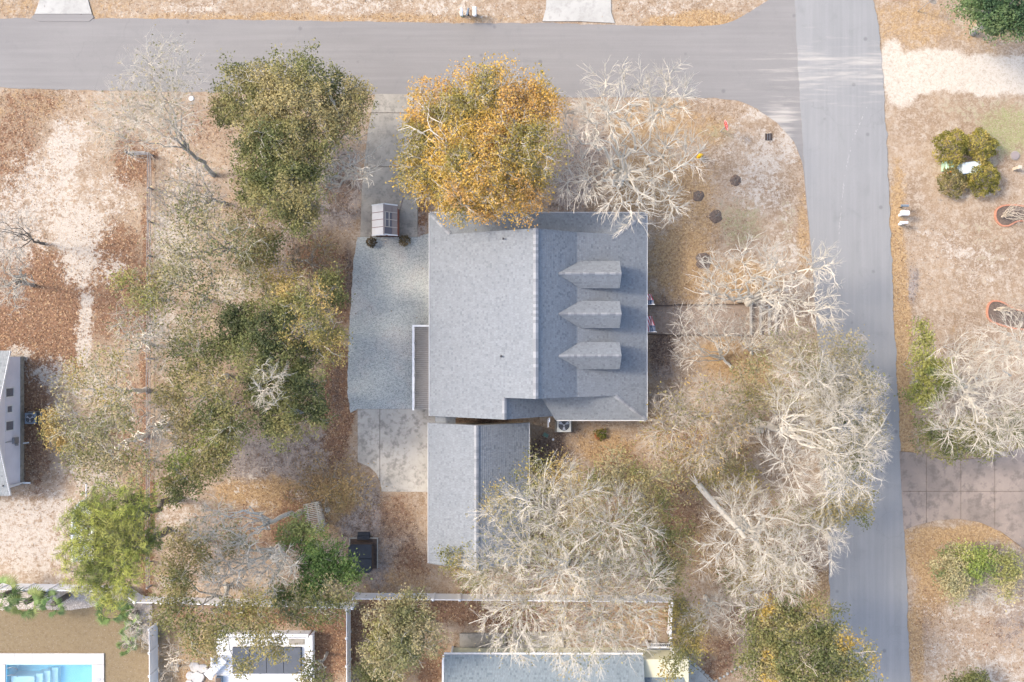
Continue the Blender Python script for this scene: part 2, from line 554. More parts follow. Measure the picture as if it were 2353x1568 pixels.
# (layer, x, y, rx, ry, strength); layers: 0 sand 1 leaf 2 grey 3 green 4 dark 5 gold 6 white sand 7 lawn
BLOBS = [
    # strip of verge beyond the north road
    (5, 150, 20, 260, 45, .45), (0, 450, 15, 90, 26, .55), (0, 800, 10, 150, 28, .62), (0, 1010, 10, 110, 25, .6), (5, 700, 40, 700, 14, .55),
    (0, 1130, 25, 110, 22, .5), (0, 1500, 15, 90, 25, .55), (5, 1600, 45, 120, 22, .8), (0, 1650, 0, 90, 20, .5), (0, 300, 35, 50, 12, .5),
    # west yard
    (0, 165, 310, 60, 40, .75), (0, 150, 350, 60, 70, .85), (0, 110, 430, 110, 90, .72), (0, 60, 500, 100, 90, .72), (0, 175, 520, 70, 80, .9),
    (0, 185, 600, 55, 60, .9), (0, 20, 560, 60, 60, .8), (0, 196, 700, 16, 45, 1), (0, 190, 770, 22, 75, .98), (0, 250, 440, 60, 70, .6), (0, 300, 270, 60, 60, .45),
    (0, 255, 620, 40, 40, .62), (1, 90, 690, 130, 110, .95), (1, 60, 620, 110, 60, .75), (1, 260, 600, 60, 110, .75), (1, 30, 760, 110, 80, .9), (1, 120, 790, 80, 80, .9),
    (1, 270, 700, 80, 90, .75), (1, 25, 350, 70, 130, .55), (1, 60, 240, 110, 40, .5), (1, 300, 370, 50, 60, .7), (1, 335, 700, 14, 300, .8), (1, 335, 1150, 14, 300, .9),
    (5, 60, 250, 150, 60, .45), (1, 80, 960, 45, 160, .8), (0, 120, 860, 60, 40, .75), (0, 45, 815, 40, 25, .8), (0, 215, 890, 60, 45, .65), (0, 260, 930, 60, 60, .6), (0, 130, 960, 40, 70, .55),
    (0, 60, 1180, 130, 60, .8), (0, 60, 1250, 140, 90, .82), (0, 90, 1320, 170, 40, .6), (0, 200, 1100, 70, 60, .6), (0, 160, 1230, 60, 80, .65), (1, 300, 1000, 60, 180, .5), (1, 330, 1220, 30, 120, .8),
    # wooded yard between the rail fence and the gravel
    (0, 400, 330, 70, 60, .5), (1, 440, 300, 120, 70, .45), (0, 430, 430, 80, 70, .6), (0, 400, 560, 60, 110, .75), (0, 380, 760, 60, 70, .7), (0, 540, 670, 60, 50, .75), (2, 480, 480, 120, 90, .45),
    (2, 640, 600, 120, 60, .6), (0, 620, 540, 60, 40, .5), (2, 730, 480, 70, 60, .7), (1, 730, 590, 70, 60, .65), (1, 790, 660, 30, 90, .8), (1, 770, 920, 40, 170, .85), (5, 700, 900, 80, 100, .5),
    (2, 780, 430, 60, 90, .8), (2, 600, 1060, 130, 80, .7), (2, 720, 1030, 90, 60, .7), (2, 680, 1090, 90, 50, .65), (0, 560, 1110, 60, 40, .45), (4, 760, 1060, 60, 60, .45), (5, 600, 1140, 120, 40, .75), (5, 760, 1130, 60, 60, .75), (5, 740, 1190, 50, 60, .6),
    (1, 680, 1200, 60, 60, .9), (0, 690, 1140, 40, 14, .6), (4, 690, 1215, 30, 30, .6), (2, 820, 1170, 70, 90, .8), (0, 400, 1180, 60, 60, .6), (0, 580, 1180, 60, 40, .5), (1, 920, 1190, 60, 60, .55),
    (2, 900, 1250, 70, 70, .5), (4, 800, 1210, 50, 60, .4), (1, 950, 1280, 40, 60, .6), (2, 870, 1320, 60, 40, .7), (5, 930, 1330, 80, 30, .5), (0, 480, 1330, 60, 40, .5), (1, 420, 1400, 60, 30, .6), (2, 500, 1240, 90, 60, .5),
    (4, 780, 430, 45, 70, .62), (4, 720, 1010, 110, 60, .42), (4, 640, 1090, 120, 50, .35), (4, 770, 880, 22, 150, .5), (4, 850, 1190, 70, 80, .45), (4, 930, 1230, 60, 90, .42), (4, 560, 1260, 120, 70, .35), (1, 600, 1210, 130, 60, .5), (4, 800, 640, 14, 100, .6), (4, 450, 800, 70, 90, .4), (4, 560, 900, 120, 110, .5), (4, 620, 480, 80, 120, .4),
    (4, 1320, 380, 70, 70, .4), (4, 1450, 1180, 120, 120, .4), (4, 1250, 1300, 150, 110, .35), (4, 1620, 1150, 110, 90, .35), (4, 1850, 1010, 120, 130, .35),
    # strip between the drive and the house, house surrounds
    (2, 965, 510, 20, 60, .7), (1, 972, 470, 22, 50, .6), (4, 1270, 1060, 60, 70, .75), (4, 1300, 1000, 70, 30, .45), (5, 1400, 1030, 80, 40, .7), (1, 1430, 1090, 90, 60, .55), (4, 1100, 967, 90, 14, .8),
    (4, 1515, 800, 30, 60, .7), (2, 1520, 850, 30, 40, .6), (4, 1510, 690, 30, 30, .5), (4, 1540, 735, 60, 34, .9), (4, 1640, 735, 80, 34, .75), (5, 1570, 600, 90, 100, .7), (5, 1530, 580, 50, 90, .5),  # dark spots along the east eave paint the house's shade into the ground
    # north front lawn
    (0, 1180, 260, 200, 40, .5), (0, 1330, 250, 90, 30, .55), (5, 1500, 290, 120, 60, .7), (5, 1620, 300, 80, 60, .55), (5, 1520, 430, 140, 90, .75), (2, 1330, 330, 80, 80, .6), (2, 1300, 440, 60, 60, .7), (4, 1320, 470, 70, 30, .4),
    (0, 1690, 330, 60, 60, .55), (0, 1760, 370, 50, 70, .75), (0, 1750, 440, 70, 60, .65), (3, 1640, 310, 50, 40, .4), (0, 1730, 262, 40, 25, .7), (0, 1810, 330, 30, 50, .8), (0, 1800, 500, 50, 60, .5), (2, 1680, 490, 40, 80, .35),
    (3, 1700, 520, 60, 70, .45), (3, 1810, 520, 25, 90, .35), (0, 1800, 580, 50, 50, .65), (5, 1600, 520, 70, 80, .6), (5, 1845, 560, 18, 140, .6), (0, 1830, 650, 30, 60, .6), (5, 1720, 650, 100, 50, .7), (0, 1850, 300, 22, 40, .7),
    # south-east woods
    (5, 1700, 830, 110, 60, .7), (1, 1620, 1020, 110, 90, .55), (5, 1640, 1000, 130, 90, .6), (5, 1520, 1000, 60, 80, .6), (1, 1540, 1200, 90, 120, .6), (5, 1420, 1200, 160, 120, .6), (5, 1700, 1250, 150, 120, .65), (1, 1800, 1300, 100, 90, .55), (1, 1250, 1280, 140, 80, .5),
    (5, 1850, 1350, 60, 60, .8), (1, 1750, 1420, 100, 40, .6), (4, 1720, 985, 40, 30, .5), (5, 1880, 900, 30, 200, .6), (2, 1700, 960, 40, 30, .4),
    (1, 1660, 1500, 60, 60, .55), (5, 1650, 1460, 70, 50, .5), (1, 1620, 1545, 60, 30, .6),
    # south neighbours
    (1, 900, 1430, 110, 60, .8), (5, 900, 1520, 130, 70, .6), (1, 1150, 1410, 260, 40, .85), (1, 760, 1470, 60, 100, .85), (5, 420, 1500, 70, 80, .7), (1, 600, 1415, 160, 30, .7), (1, 1000, 1540, 40, 50, .8), (5, 1450, 1420, 90, 40, .8),
    (7, 160, 1450, 190, 72, 1.2), (7, 290, 1520, 60, 90, 1.2), (7, 20, 1440, 120, 60, 1.2),
    # east side of the cross street
    (5, 2062, 560, 22, 200, .75), (5, 2075, 800, 22, 160, .95), (5, 2085, 1000, 25, 120, .7), (5, 2090, 60, 120, 70, .55), (5, 2300, 60, 160, 90, .45), (6, 2120, 165, 130, 46, 1.1), (6, 2250, 170, 150, 48, 1.0), (6, 2353, 175, 90, 50, .8),
    (6, 2065, 215, 40, 40, .7), (6, 2050, 130, 30, 50, .7), (0, 2340, 120, 60, 30, .5), (3, 2310, 300, 70, 60, .62), (3, 2260, 260, 140, 40, .35), (0, 2160, 330, 60, 60, .35), (0, 2130, 560, 60, 60, .4), (0, 2190, 580, 60, 60, .55), (0, 2260, 620, 60, 60, .5),
    (0, 2300, 660, 80, 60, .4), (3, 2260, 560, 80, 90, .3), (2, 2160, 470, 40, 60, .3), (0, 2240, 430, 80, 30, .4), (2, 2095, 660, 18, 40, .7), (2, 2150, 1040, 90, 40, .5), (5, 2150, 1010, 70, 40, .5), (5, 2200, 1230, 140, 30, .7), (5, 2130, 1320, 50, 120, .7),
    (0, 2200, 1400, 120, 30, .55), (0, 2280, 1395, 90, 35, .65), (0, 2200, 1500, 90, 90, .5), (0, 2290, 1530, 90, 60, .6), (1, 2250, 1470, 110, 60, .35), (2, 2330, 1440, 60, 60, .5), (5, 2105, 1480, 22, 120, .7), (1, 2130, 1420, 30, 90, .4), (5, 2200, 800, 90, 60, .4),
]


def cover_masks(x, y):
    """x, y metres -> (n, 8) weights"""
    dx, dy = CX + x * S, CY - y * S
    wx = (fbm(x, y, .35, 3) - .5) * 60
    wy = (fbm(x, y, .35, 9) - .5) * 60
    out = np.zeros((len(x), 8), dtype=np.float32)
    for l, bx, by, rx, ry, s in BLOBS:
        q = ((dx + wx * min(1, rx / 50) - bx) / rx) ** 2 + ((dy + wy * min(1, ry / 50) - by) / ry) ** 2
        w = np.minimum(1.12 * np.exp(-(q * .75) ** 1.3), 1) * s
        out[:, l] = np.maximum(out[:, l], w)
    return out


def axis(lo, hi, step, far):
    a = np.arange(lo, hi + step / 2, step)
    ext = [far * .12, far * .3, far * .6, far]
    return np.concatenate([[lo - e for e in reversed(ext)], a, [hi + e for e in ext]])


gx, gy = axis(-40, 40, .22, 500), axis(-27.5, 27.5, .22, 500)
GX, GY = np.meshgrid(gx, gy)
gxf, gyf = GX.ravel(), GY.ravel()
gz = (fbm(gxf, gyf, .9, 5) - .5) * .05 - .012
nx_, ny_ = len(gx), len(gy)
ii = np.arange(nx_ * ny_).reshape(ny_, nx_)
GF = np.stack([ii[:-1, :-1].ravel(), ii[:-1, 1:].ravel(), ii[1:, 1:].ravel(), ii[1:, :-1].ravel()], 1)
# leave a hole for the pool basin
px0, py0, _ = P(13, 1525); px1, py1, _ = P(214, 1650)
fcx, fcy = gxf[GF].mean(1), gyf[GF].mean(1)
GF = GF[~((fcx > px0 - .2) & (fcx < px1 + .2) & (fcy < py0 + .2) & (fcy > py1 - .2))]
ground = np_mesh('ground', np.stack([gxf, gyf, gz], 1), GF, MAT['ground'], smooth=True)
msk = cover_masks(gxf, gyf)
for nm, sl in (('m1', slice(0, 4)), ('m2', slice(4, 8))):
    at = ground.data.attributes.new(nm, 'FLOAT_COLOR', 'POINT')
    # m2 order: dark, gold, white sand, lawn
    at.data.foreach_set('color', np.ascontiguousarray(msk[:, sl]).ravel())
setp(ground, kind='structure')


def strip(name, A, B, t, nv, z, mat, along, masks):
    """ribbon between two edge curves sampled over t"""
    rows = []
    for i in range(nv + 1):
        w = i / nv
        rows.append(A * (1 - w) + B * w)
    R = np.stack(rows, 1)                                   # (n, nv+1, 2)
    n = len(t)
    X, Y = (R[..., 0] - CX) / S, (CY - R[..., 1]) / S
    V = np.stack([X.ravel(), Y.ravel(), np.full(X.size, z)], 1)
    w = np.linspace(0, 1, nv + 1)[None, :].repeat(n, 0)
    camber = (.02 if along == 'x' else .05) * (1 - (2 * w - 1) ** 2)
    V[:, 2] += camber.ravel()
    id_ = np.arange(n * (nv + 1)).reshape(n, nv + 1)
    F = np.stack([id_[:-1, :-1].ravel(), id_[1:, :-1].ravel(), id_[1:, 1:].ravel(), id_[:-1, 1:].ravel()], 1)
    a = np.array([V[F[0][1]] - V[F[0][0]], V[F[0][2]] - V[F[0][0]]])
    if np.cross(a[0], a[1])[2] < 0: F = F[:, ::-1]
    col = masks(R[..., 0].ravel(), R[..., 1].ravel(), w.ravel())
    o = np_mesh(name, V, F, mat, col=col, smooth=True)
    return setp(o, kind='structure')


def edge_noise(t, amp, seed):
    return (fbm(t * .045, t * 0 + seed, 1.0, seed) - .5) * amp + (fbm(t * .2, t * 0 + seed, 1.0, seed + 5) - .5) * amp * .5


tx = np.concatenate([np.linspace(-1200, 1300, 420), np.linspace(1306, 1858, 150)])
top_ = np.interp(tx, [-1200, 0, 330, 640, 1000, 1245, 1410, 1600, 1650, 1690, 1725, 1765, 1800, 1858], [34, 42, 43, 47, 53, 53, 58, 61, 57, 46, 27, 0, -60, -260])
bot_ = np.interp(tx, [-1200, 0, 150, 330, 860, 1300, 1560, 1660, 1700, 1740, 1790, 1825, 1845, 1858], [190, 202, 207, 210, 218, 224, 224, 227, 233, 250, 287, 328, 378, 520])


def north_masks(x, y, w):
    c = np.zeros((len(x), 3))
    near = np.clip((x - 1250) / 550, 0, 1)
    band = np.exp(-((y - 150) / 70.0) ** 2)
    c[:, 0] = near * (.06 + .26 * band) + .06 * np.exp(-((y - 120) / 60) ** 2)
    c[:, 0] += .55 * np.exp(-((x - 1790) / 50) ** 2 - ((y - 300) / 60) ** 2) + .18 * np.clip((x - 1600) / 200, 0, 1) * np.exp(-((y - 230) / 60) ** 2)
    c[:, 1] = np.clip(1 - np.minimum(w, 1 - w) / .018, 0, 1) * .62
    return c


north_road = strip('north_road', np.stack([tx, top_ + edge_noise(tx, 5, 3)], 1), np.stack([tx, bot_ + edge_noise(tx, 5, 8)], 1), tx, 40, .010, MAT['road_warm'], 'x', north_masks)
ty = np.concatenate([np.linspace(-1600, -20, 60), np.linspace(-10, 1600, 330), np.linspace(1620, 3000, 40)])
lf_ = np.interp(ty, [-1600, 0, 180, 420, 560, 800, 1100, 1380, 1568, 3000], [1740, 1825, 1835, 1850, 1862, 1880, 1895, 1907, 1912, 1960])
rt_ = np.interp(ty, [-1600, 0, 60, 200, 330, 520, 860, 1100, 1350, 1568, 3000], [1920, 2008, 2018, 2030, 2038, 2045, 2060, 2072, 2083, 2091, 2150])


def east_masks(x, y, w):
    c = np.zeros((len(x), 3))
    c[:, 0] = .45 * np.exp(-((y - 165) / 85.0) ** 2) + .10
    crack = np.interp(y, [0, 680, 700, 790, 900, 1050, 1300, 1600], [2100, 2001, 1997, 1985, 1976, 1972, 1966, 1962])
    c[:, 0] += .0 * crack
    c[:, 1] = np.clip(1 - np.minimum(w, 1 - w) / .02, 0, 1) * .6
    return c


east_road = strip('cross_street', np.stack([lf_ + edge_noise(ty, 4, 13), ty], 1), np.stack([rt_ + edge_noise(ty, 7, 18), ty], 1), ty, 30, .036, MAT['road_cool'], 'y', east_masks)
# pale patching line that wanders down the cross street: short irregular dabs of filler
dabs = MB()
py_ = np.concatenate([np.arange(248, 700, 3.2)])
for yy in py_:
    xx = np.interp(yy, [248, 330, 420, 520, 620, 700], [1991, 1955, 1938, 1928, 1922, 1919]) + random.uniform(-1.2, 1.2)
    if random.random() < .55 + .3 * math.sin(yy * .09):
        c = P(xx, yy)
        r = random.uniform(.02, .055)
        poly = [(c[0] + r * random.uniform(.5, 1.2) * math.cos(a), c[1] + r * 1.8 * random.uniform(.5, 1.2) * math.sin(a)) for a in np.linspace(0, 2 * math.pi, 7)[:-1]]
        dabs.prism(poly, .06, .0915)
crack = dabs.build('crack_filler', M('pale_filler', (.34, .335, .325), (.30, .295, .29), 8, .9), east_road)
setp(crack, kind='stuff')


def poly_m(pts, z=0):
    return [P(x, y)[:2] for x, y in pts]


def clip_half(poly, a, b, c):
    """keep a*x+b*y<=c"""
    out = []
    for i in range(len(poly)):
        p, q = poly[i], poly[(i + 1) % len(poly)]
        dp, dq = a * p[0] + b * p[1] - c, a * q[0] + b * q[1] - c
        if dp <= 0: out.append(p)
        if dp * dq < 0:
            t = dp / (dp - dq)
            out.append((p[0] + t * (q[0] - p[0]), p[1] + t * (q[1] - p[1])))
    return out


def slabbed(name, pts, xs, ys, mat, z0=-.08, z1=.055, gap=.9, sub=None):
    """a concrete sheet cast as separate slabs; xs, ys joint lines in plan units"""
    base = MB().prism(poly_m(pts), z0 - .02, z1 - .03).build(name, MAT['soil'])
    setp(base, kind='structure')
    xs = [-9999] + xs + [9999]; ys = [-9999] + ys + [9999]
    for i in range(len(xs) - 1):
        for j in range(len(ys) - 1):
            p = pts
            for a, b, c in ((1, 0, xs[i + 1] - gap / 2), (-1, 0, -xs[i] - gap / 2), (0, 1, ys[j + 1] - gap / 2), (0, -1, -ys[j] - gap / 2)):
                p = clip_half(p, a, b, c) if p else p
            if len(p) < 3: continue
            q = poly_m(p)
            ar = abs(sum(q[k][0] * q[(k + 1) % len(q)][1] - q[(k + 1) % len(q)][0] * q[k][1] for k in range(len(q)))) / 2
            if ar < .05: continue
            MB().prism(q, z0, z1 + random.uniform(-.004, .004), inset=.012).build('slab', mat, base)
    return base


slabbed('concrete_driveway', [(862, 216), (950, 218), (947, 300), (944, 420), (960, 424), (960, 545), (828, 545), (831, 440), (845, 300)], [], [260, 384], MAT['conc_grey'])
slabbed('concrete_patio', [(822, 940), (1000, 940), (1000, 1131), (877, 1130), (874, 1108), (865, 1088), (850, 1074), (822, 1062)], [873], [], MAT['conc_patio'])
slabbed('neighbour_driveway', [(100, -60), (197, -60), (203, 0), (212, 33), (80, 33), (92, 0)], [], [-20], MAT['conc_pale'])
setp(MB().prism(poly_m([(72, 41), (80, 33.5), (212, 33.5), (216, 41), (205, 50), (90, 50)]), -.05, .04).build('driveway_apron', MAT['road_warm']), kind='structure')
slabbed('wide_driveway', [(1258, -60), (1402, -60), (1405, 30), (1413, 54), (1330, 50), (1246, 50), (1254, 20)], [], [-30], MAT['conc_pale'])
arc_t = [(2066, 1037), (2100, 1040), (2140, 1052), (2200, 1057), (2250, 1053), (2300, 1040), (2420, 1010)]
arc_b = [(2420, 1330), (2353, 1262), (2300, 1222), (2250, 1200), (2200, 1192), (2150, 1196), (2110, 1206), (2076, 1218)]
slabbed('crescent_driveway', arc_t + arc_b, [2128, 2207, 2285, 2360], [1129], MAT['conc_pink'], gap=.5)
slabbed('side_driveway', [(1560, 1512), (1578, 1520), (1612, 1545), (1680, 1620), (1560, 1660), (1556, 1560)], [], [1575], MAT['conc_pale'])

# gravel drive with loose stones
gpts = [(822, 545), (960, 545), (990, 535), (1000, 700), (1000, 940), (822, 940), (806, 948), (798, 900), (801, 800), (806, 700), (812, 600)]
_g = []
for i in range(len(gpts)):
    a_, b_ = np.array(gpts[i]), np.array(gpts[(i + 1) % len(gpts)])
    n_ = max(1, int(np.linalg.norm(b_ - a_) / 9))
    for k_ in range(n_):
        q_ = a_ + (b_ - a_) * k_ / n_
        if q_[0] < 825: q_ = q_ + RNG.uniform(-1.3, 1.3, 2)
        _g.append(tuple(q_))
gpts = _g
gr = MB().prism(poly_m(gpts), -.05, .03).build('gravel_drive', MAT['gravel'])
setp(gr, kind='structure')


def in_poly(x, y, poly):
    r = np.zeros(len(x), bool)
    n = len(poly)
    for i in range(n):
        x0, y0 = poly[i]; x1, y1 = poly[(i + 1) % n]
        c = ((y0 > y) != (y1 > y)) & (x < (x1 - x0) * (y - y0) / (y1 - y0 + 1e-12) + x0)
        r ^= c
    return r


def stones(name, poly, n, s0, s1, cols, parent, z=.03):
    q = np.array(poly)
    x = RNG.uniform(q[:, 0].min(), q[:, 0].max(), n * 2); y = RNG.uniform(q[:, 1].min(), q[:, 1].max(), n * 2)
    k = in_poly(x, y, poly)
    x, y = x[k][:n], y[k][:n]
    m = len(x)
    s = RNG.uniform(s0, s1, m)
    a = RNG.uniform(0, 6.28, m)
    V = np.zeros((m, 5, 3))
    for j in range(4):
        r = s * RNG.uniform(.7, 1.2, m)
        V[:, j, 0] = x + r * np.cos(a + j * 1.57); V[:, j, 1] = y + r * np.sin(a + j * 1.57); V[:, j, 2] = z - .01
    V[:, 4] = np.stack([x, y, z + s * RNG.uniform(.5, .9, m)], 1)
    b = np.arange(m)[:, None] * 5
    F = np.concatenate([b + np.array([[j, (j + 1) % 4, 4]]) for j in range(4)])
    cs = np.array(cols)
    c = cs[RNG.integers(0, len(cs), m)] * RNG.uniform(.8, 1.15, (m, 1))
    o = np_mesh(name, V.reshape(-1, 3), F, MAT['stonewhite'], parent, np.repeat(c, 5, 0))
    return setp(o, kind='stuff')


stones('loose_gravel', poly_m(gpts), 7000, .02, .05, [(.30, .32, .32), (.40, .41, .40), (.22, .23, .235), (.46, .45, .43)], gr)
# front path of bare earth between timber edges, stepping down to the street
path = MB().prism(poly_m([(1478, 703), (1700, 700), (1792, 697), (1795, 772), (1700, 770), (1478, 768)]), -.05, .022).build('front_path', M('bare_earth', (.30, .235, .185), (.20, .155, .12), 6, .95, .6, fine=50))
setp(path, kind='structure')
for x0, x1, y in ((1480, 1545, 702.5), (1548, 1640, 701), (1480, 1545, 769), (1548, 1640, 770.5), (1643, 1720, 700), (1643, 1720, 771)):
    a, b = P(x0, y), P(x1, y)
    MB().box(((a[0] + b[0]) / 2, a[1], .06), (b[0] - a[0], .08, .14)).build('edging_timber', MAT['wood_brown'], path)
for k, x in enumerate((1724, 1746, 1766, 1782)):
    a = P(x, 736)
    MB().box((a[0], a[1], .05 + .03 * (3 - k)), (.16, 2.1, .22)).build('step_timber', MAT['wood_grey'], path)

# ------------------------------------------------------------------ roofs laid shingle by shingle
def tabs_on(poly, expo=.145, cols=None, lift=.0):
    """poly: convex 3-D outline of a roof plane -> list of (verts, faces, colour)"""
    cols = cols or [(.217, .233, .25), (.21, .226, .243), (.203, .219, .236), (.18, .195, .212)]
    p = [Vector(q) for q in poly]
    n = (p[1] - p[0]).cross(p[2] - p[0]).normalized()
    if n.z < 0: n = -n
    u = Vector((0, 0, 1)).cross(n).normalized()
    v = n.cross(u)
    if v.z < 0: v, u = -v, -u
    o = p[0]
    q = [((a - o).dot(u), (a - o).dot(v)) for a in p]
    vmin, vmax = min(a[1] for a in q), max(a[1] for a in q)
    umin, umax = min(a[0] for a in q), max(a[0] for a in q)
    out = []
    j = 0
    v0 = vmin
    while v0 < vmax - .02:
        x = umin - random.uniform(0, .3)
        dark = random.random() < .5
        while x < umax:
            dark = random.random() < .13
            w = random.uniform(.10, .16) if dark else random.uniform(.14, .24)
            c = q
            for a, b, d in ((1, 0, x + w - .004), (-1, 0, -x - .004), (0, 1, v0 + expo + .02), (0, -1, -v0)):
                c = clip_half(c, a, b, d) if len(c) > 2 else []
            if len(c) > 2:
                ar = abs(sum(c[k][0] * c[(k + 1) % len(c)][1] - c[(k + 1) % len(c)][0] * c[k][1] for k in range(len(c)))) / 2
                if ar > .003:
                    m = len(c)
                    hb = .022 if dark else random.choice((.028, .032))
                    sg = sum(c[k][0] * c[(k + 1) % m][1] - c[(k + 1) % m][0] * c[k][1] for k in range(m))
                    if sg < 0: c = c[::-1]
                    top = [o + u * s + v * t + n * (lift + hb - (hb - .006) * (t - v0) / (expo + .02)) for s, t in c]
                    bot = [o + u * s + v * t + n * (lift - .004) for s, t in c]
                    # keep winding facing outward
                    fl = u.cross(v).dot(n) > 0
                    ft = tuple(range(m)) if fl else tuple(reversed(range(m)))
                    fs = [ft] + [((k + 1) % m, k, m + k, m + (k + 1) % m) if fl else (k, (k + 1) % m, m + (k + 1) % m, m + k) for k in range(m)]
                    r = random.random()
                    col = cols[3] if dark else cols[0] if r < .45 else cols[1] if r < .8 else cols[2]
                    g = random.uniform(.93, 1.06)
                    out.append((top + bot, fs, tuple(x_ * g for x_ in col)))
            x += w
        v0 += expo
        j += 1
    return out


def lay(roof, tabs, single=300):
    tabs.sort(key=lambda t: -t[0][0][2])
    for vs, fs, col in tabs[:single]:
        m = MB(); m.raw(vs, fs, col)
        m.build('shingle', MAT['shingle'], roof)
    if len(tabs) > single:
        m = MB()
        for vs, fs, col in tabs[single:]: m.raw(vs, fs, col)
        setp(m.build('shingle_courses', MAT['shingle'], roof), kind='stuff')


def caps(roof, a, b, w=.15, step=.2, cols=((.285, .293, .305), (.245, .253, .268), (.205, .214, .23)), up=.035, name='ridge_cap', drop=.09):
    a, b = Vector(a), Vector(b)
    d = (b - a); L = d.length; d.normalize()
    s = d.cross(Vector((0, 0, 1))).normalized()
    k = int(L / step)
    for i in range(k):
        p0, p1 = a + d * (i * L / k), a + d * ((i + 1.12) * L / k)
        if i == k - 1: p1 = b
        h0, h1 = up + .018, up + .004
        vs = []
        for pp, h in ((p0, h0), (p1, h1)):
            vs += [pp - s * w + Vector((0, 0, h - drop)), pp + Vector((0, 0, h)), pp + s * w + Vector((0, 0, h - drop))]
            vs += [pp - s * w + Vector((0, 0, h - drop - .02)), pp + s * w + Vector((0, 0, h - drop - .02))]
        fs = [(0, 1, 6, 5), (1, 2, 7, 6), (3, 8 - 0, 5, 0) if False else (0, 5, 8, 3), (2, 4, 9, 7), (0, 3, 1), (1, 4, 2) if False else (1, 3, 4), (1, 4, 2), (3, 8, 9, 4), (5, 6, 8), (6, 9, 8), (6, 7, 9)]
        m = MB(); m.raw(vs, fs, random.choice(cols))
        m.build(name, MAT['shingle'], roof)


def gutter(parent, a, b, out, w=.11):
    """open white gutter along an eave from a to b; out = horizontal unit vector away from the wall"""
    a, b, o = Vector(a), Vector(b), Vector((out[0], out[1], 0))
    prof = [(0, 0), (0, -.10), (w, -.10), (w, .012), (w - .022, .012), (w - .022, -.075), (.022, -.075), (.022, 0)]
    n = len(prof)
    vs = [p + o * x + Vector((0, 0, z)) for p in (a, b) for x, z in prof]
    fs = [(i, (i + 1) % n, n + (i + 1) % n, n + i) for i in range(n)] + [tuple(range(n)), tuple(reversed(range(n, 2 * n)))]
    m = MB(); m.raw(vs, fs)
    return m.build('gutter', MAT['trim'], parent)


def window_on(parent, c, w, h, out, pane='glass', sash=True):
    """window in a wall: c centre on the wall face, out = unit horizontal normal"""
    o = Vector((out[0], out[1], 0)); s = Vector((-out[1], out[0], 0)); c = Vector(c)
    def bar(m, ds, dz, ws, hz, d0, d1):
        p = []
        for dd in (d0, d1):
            for a, b in ((-1, -1), (1, -1), (1, 1), (-1, 1)):
                p.append(c + s * (ds + a * ws / 2) + Vector((0, 0, dz + b * hz / 2)) + o * dd)
        m.raw(p, [(3, 2, 1, 0), (4, 5, 6, 7), (0, 1, 5, 4), (1, 2, 6, 5), (2, 3, 7, 6), (3, 0, 4, 7)])
    f = MB()
    bar(f, 0, h / 2 + .04, w + .16, .08, -.02, .045); bar(f, 0, -h / 2 - .04, w + .16, .08, -.02, .06)
    bar(f, w / 2 + .04, 0, .08, h, -.02, .045); bar(f, -w / 2 - .04, 0, .08, h, -.02, .045)
    if sash: bar(f, 0, 0, w, .05, -.02, .03)
    win = f.build('window', MAT['trim'], parent)
    g = MB(); bar(g, 0, 0, w, h, -.03, .008)
    g.build('pane', MAT[pane], win)
    return win


# ---------------- main house
EZ = 3.2
xw, xe, yn, ys = -5.61, 9.17, 8.74, -5.38
xr, zr = 1.52, 7.2
yr_n, yr_s = 7.21, -3.70
xb, zb = 4.28, 5.13                     # break in the east slope
sw = (zr - EZ) / (xr - xw)
se_lo = (zb - EZ) / (xe - xb)
xg, yg = -.495, -5.12                   # rear wing ridge, wing gable end
zg = EZ + (xg - xw) * sw
ss = .52                                # skirt slope
zs_n, zs_s = EZ + (yn - yr_n) * ss, EZ + (yr_s - ys) * ss
house = thing('house', 'grey shingled house with three dormers beside the corner of two streets', 'house', (1.8, 1.7, 0))
hw = MB().prism([(xw + .5, ys + .55), (xe - 2.2, ys + .55), (xe - 2.2, yn - .5), (xw + .5, yn - .5)], 0, EZ - .02)
wall = hw.build('wall', MAT['beige_siding'], house)
for c, w, h, out in (((xe - 2.2, 5.6, 1.7), 1.1, 1.4, (1, 0)), ((xe - 2.2, -2.6, 1.7), 1.1, 1.4, (1, 0)), ((xw + .5, 6.2, 1.7), 1.2, 1.3, (-1, 0)), ((xw + .5, -3.4, 1.8), .9, 1.0, (-1, 0)),
                     ((0, yn - .5, 1.7), 1.3, 1.4, (0, 1)), ((4, yn - .5, 1.7), 1.3, 1.4, (0, 1)), ((5.5, ys + .55, 1.8), 1.0, 1.2, (0, -1))):
    window_on(wall, c, w, h, out)
d = MB().box((xe - 2.17, 1.75, 1.1), (.07, 1.0, 2.1)).build('door', MAT['shed_red'], wall)
MB().lathe((xe - 2.11, 2.12, 1.05), [(.03, -.03), (.035, 0), (.03, .03)], 8).build('handle', MAT['metal_grey'], d)
d = MB().box((xw + .47, .2, 2.0), (.07, 1.7, 2.1)).build('door', MAT['glass'], wall)
# porch floor, posts
MB().box((xe - 1.25, 1.7, .2), (1.9, 12.6, .4)).build('porch_floor', MAT['wood_grey'], house)
for yy in (8.0, 5.5, 3.0, .5, -2.0, -4.6):
    MB().box((xe - .42, yy, EZ / 2 + .15), (.16, .16, EZ - .36)).build('porch_post', MAT['trim'], house)
T = .16
r = MB()
hipn_w = xw + (zs_n - EZ) / sw; hipn_e = xe - (zs_n - EZ) / se_lo
hips_e = xe - (zs_s - EZ) / se_lo
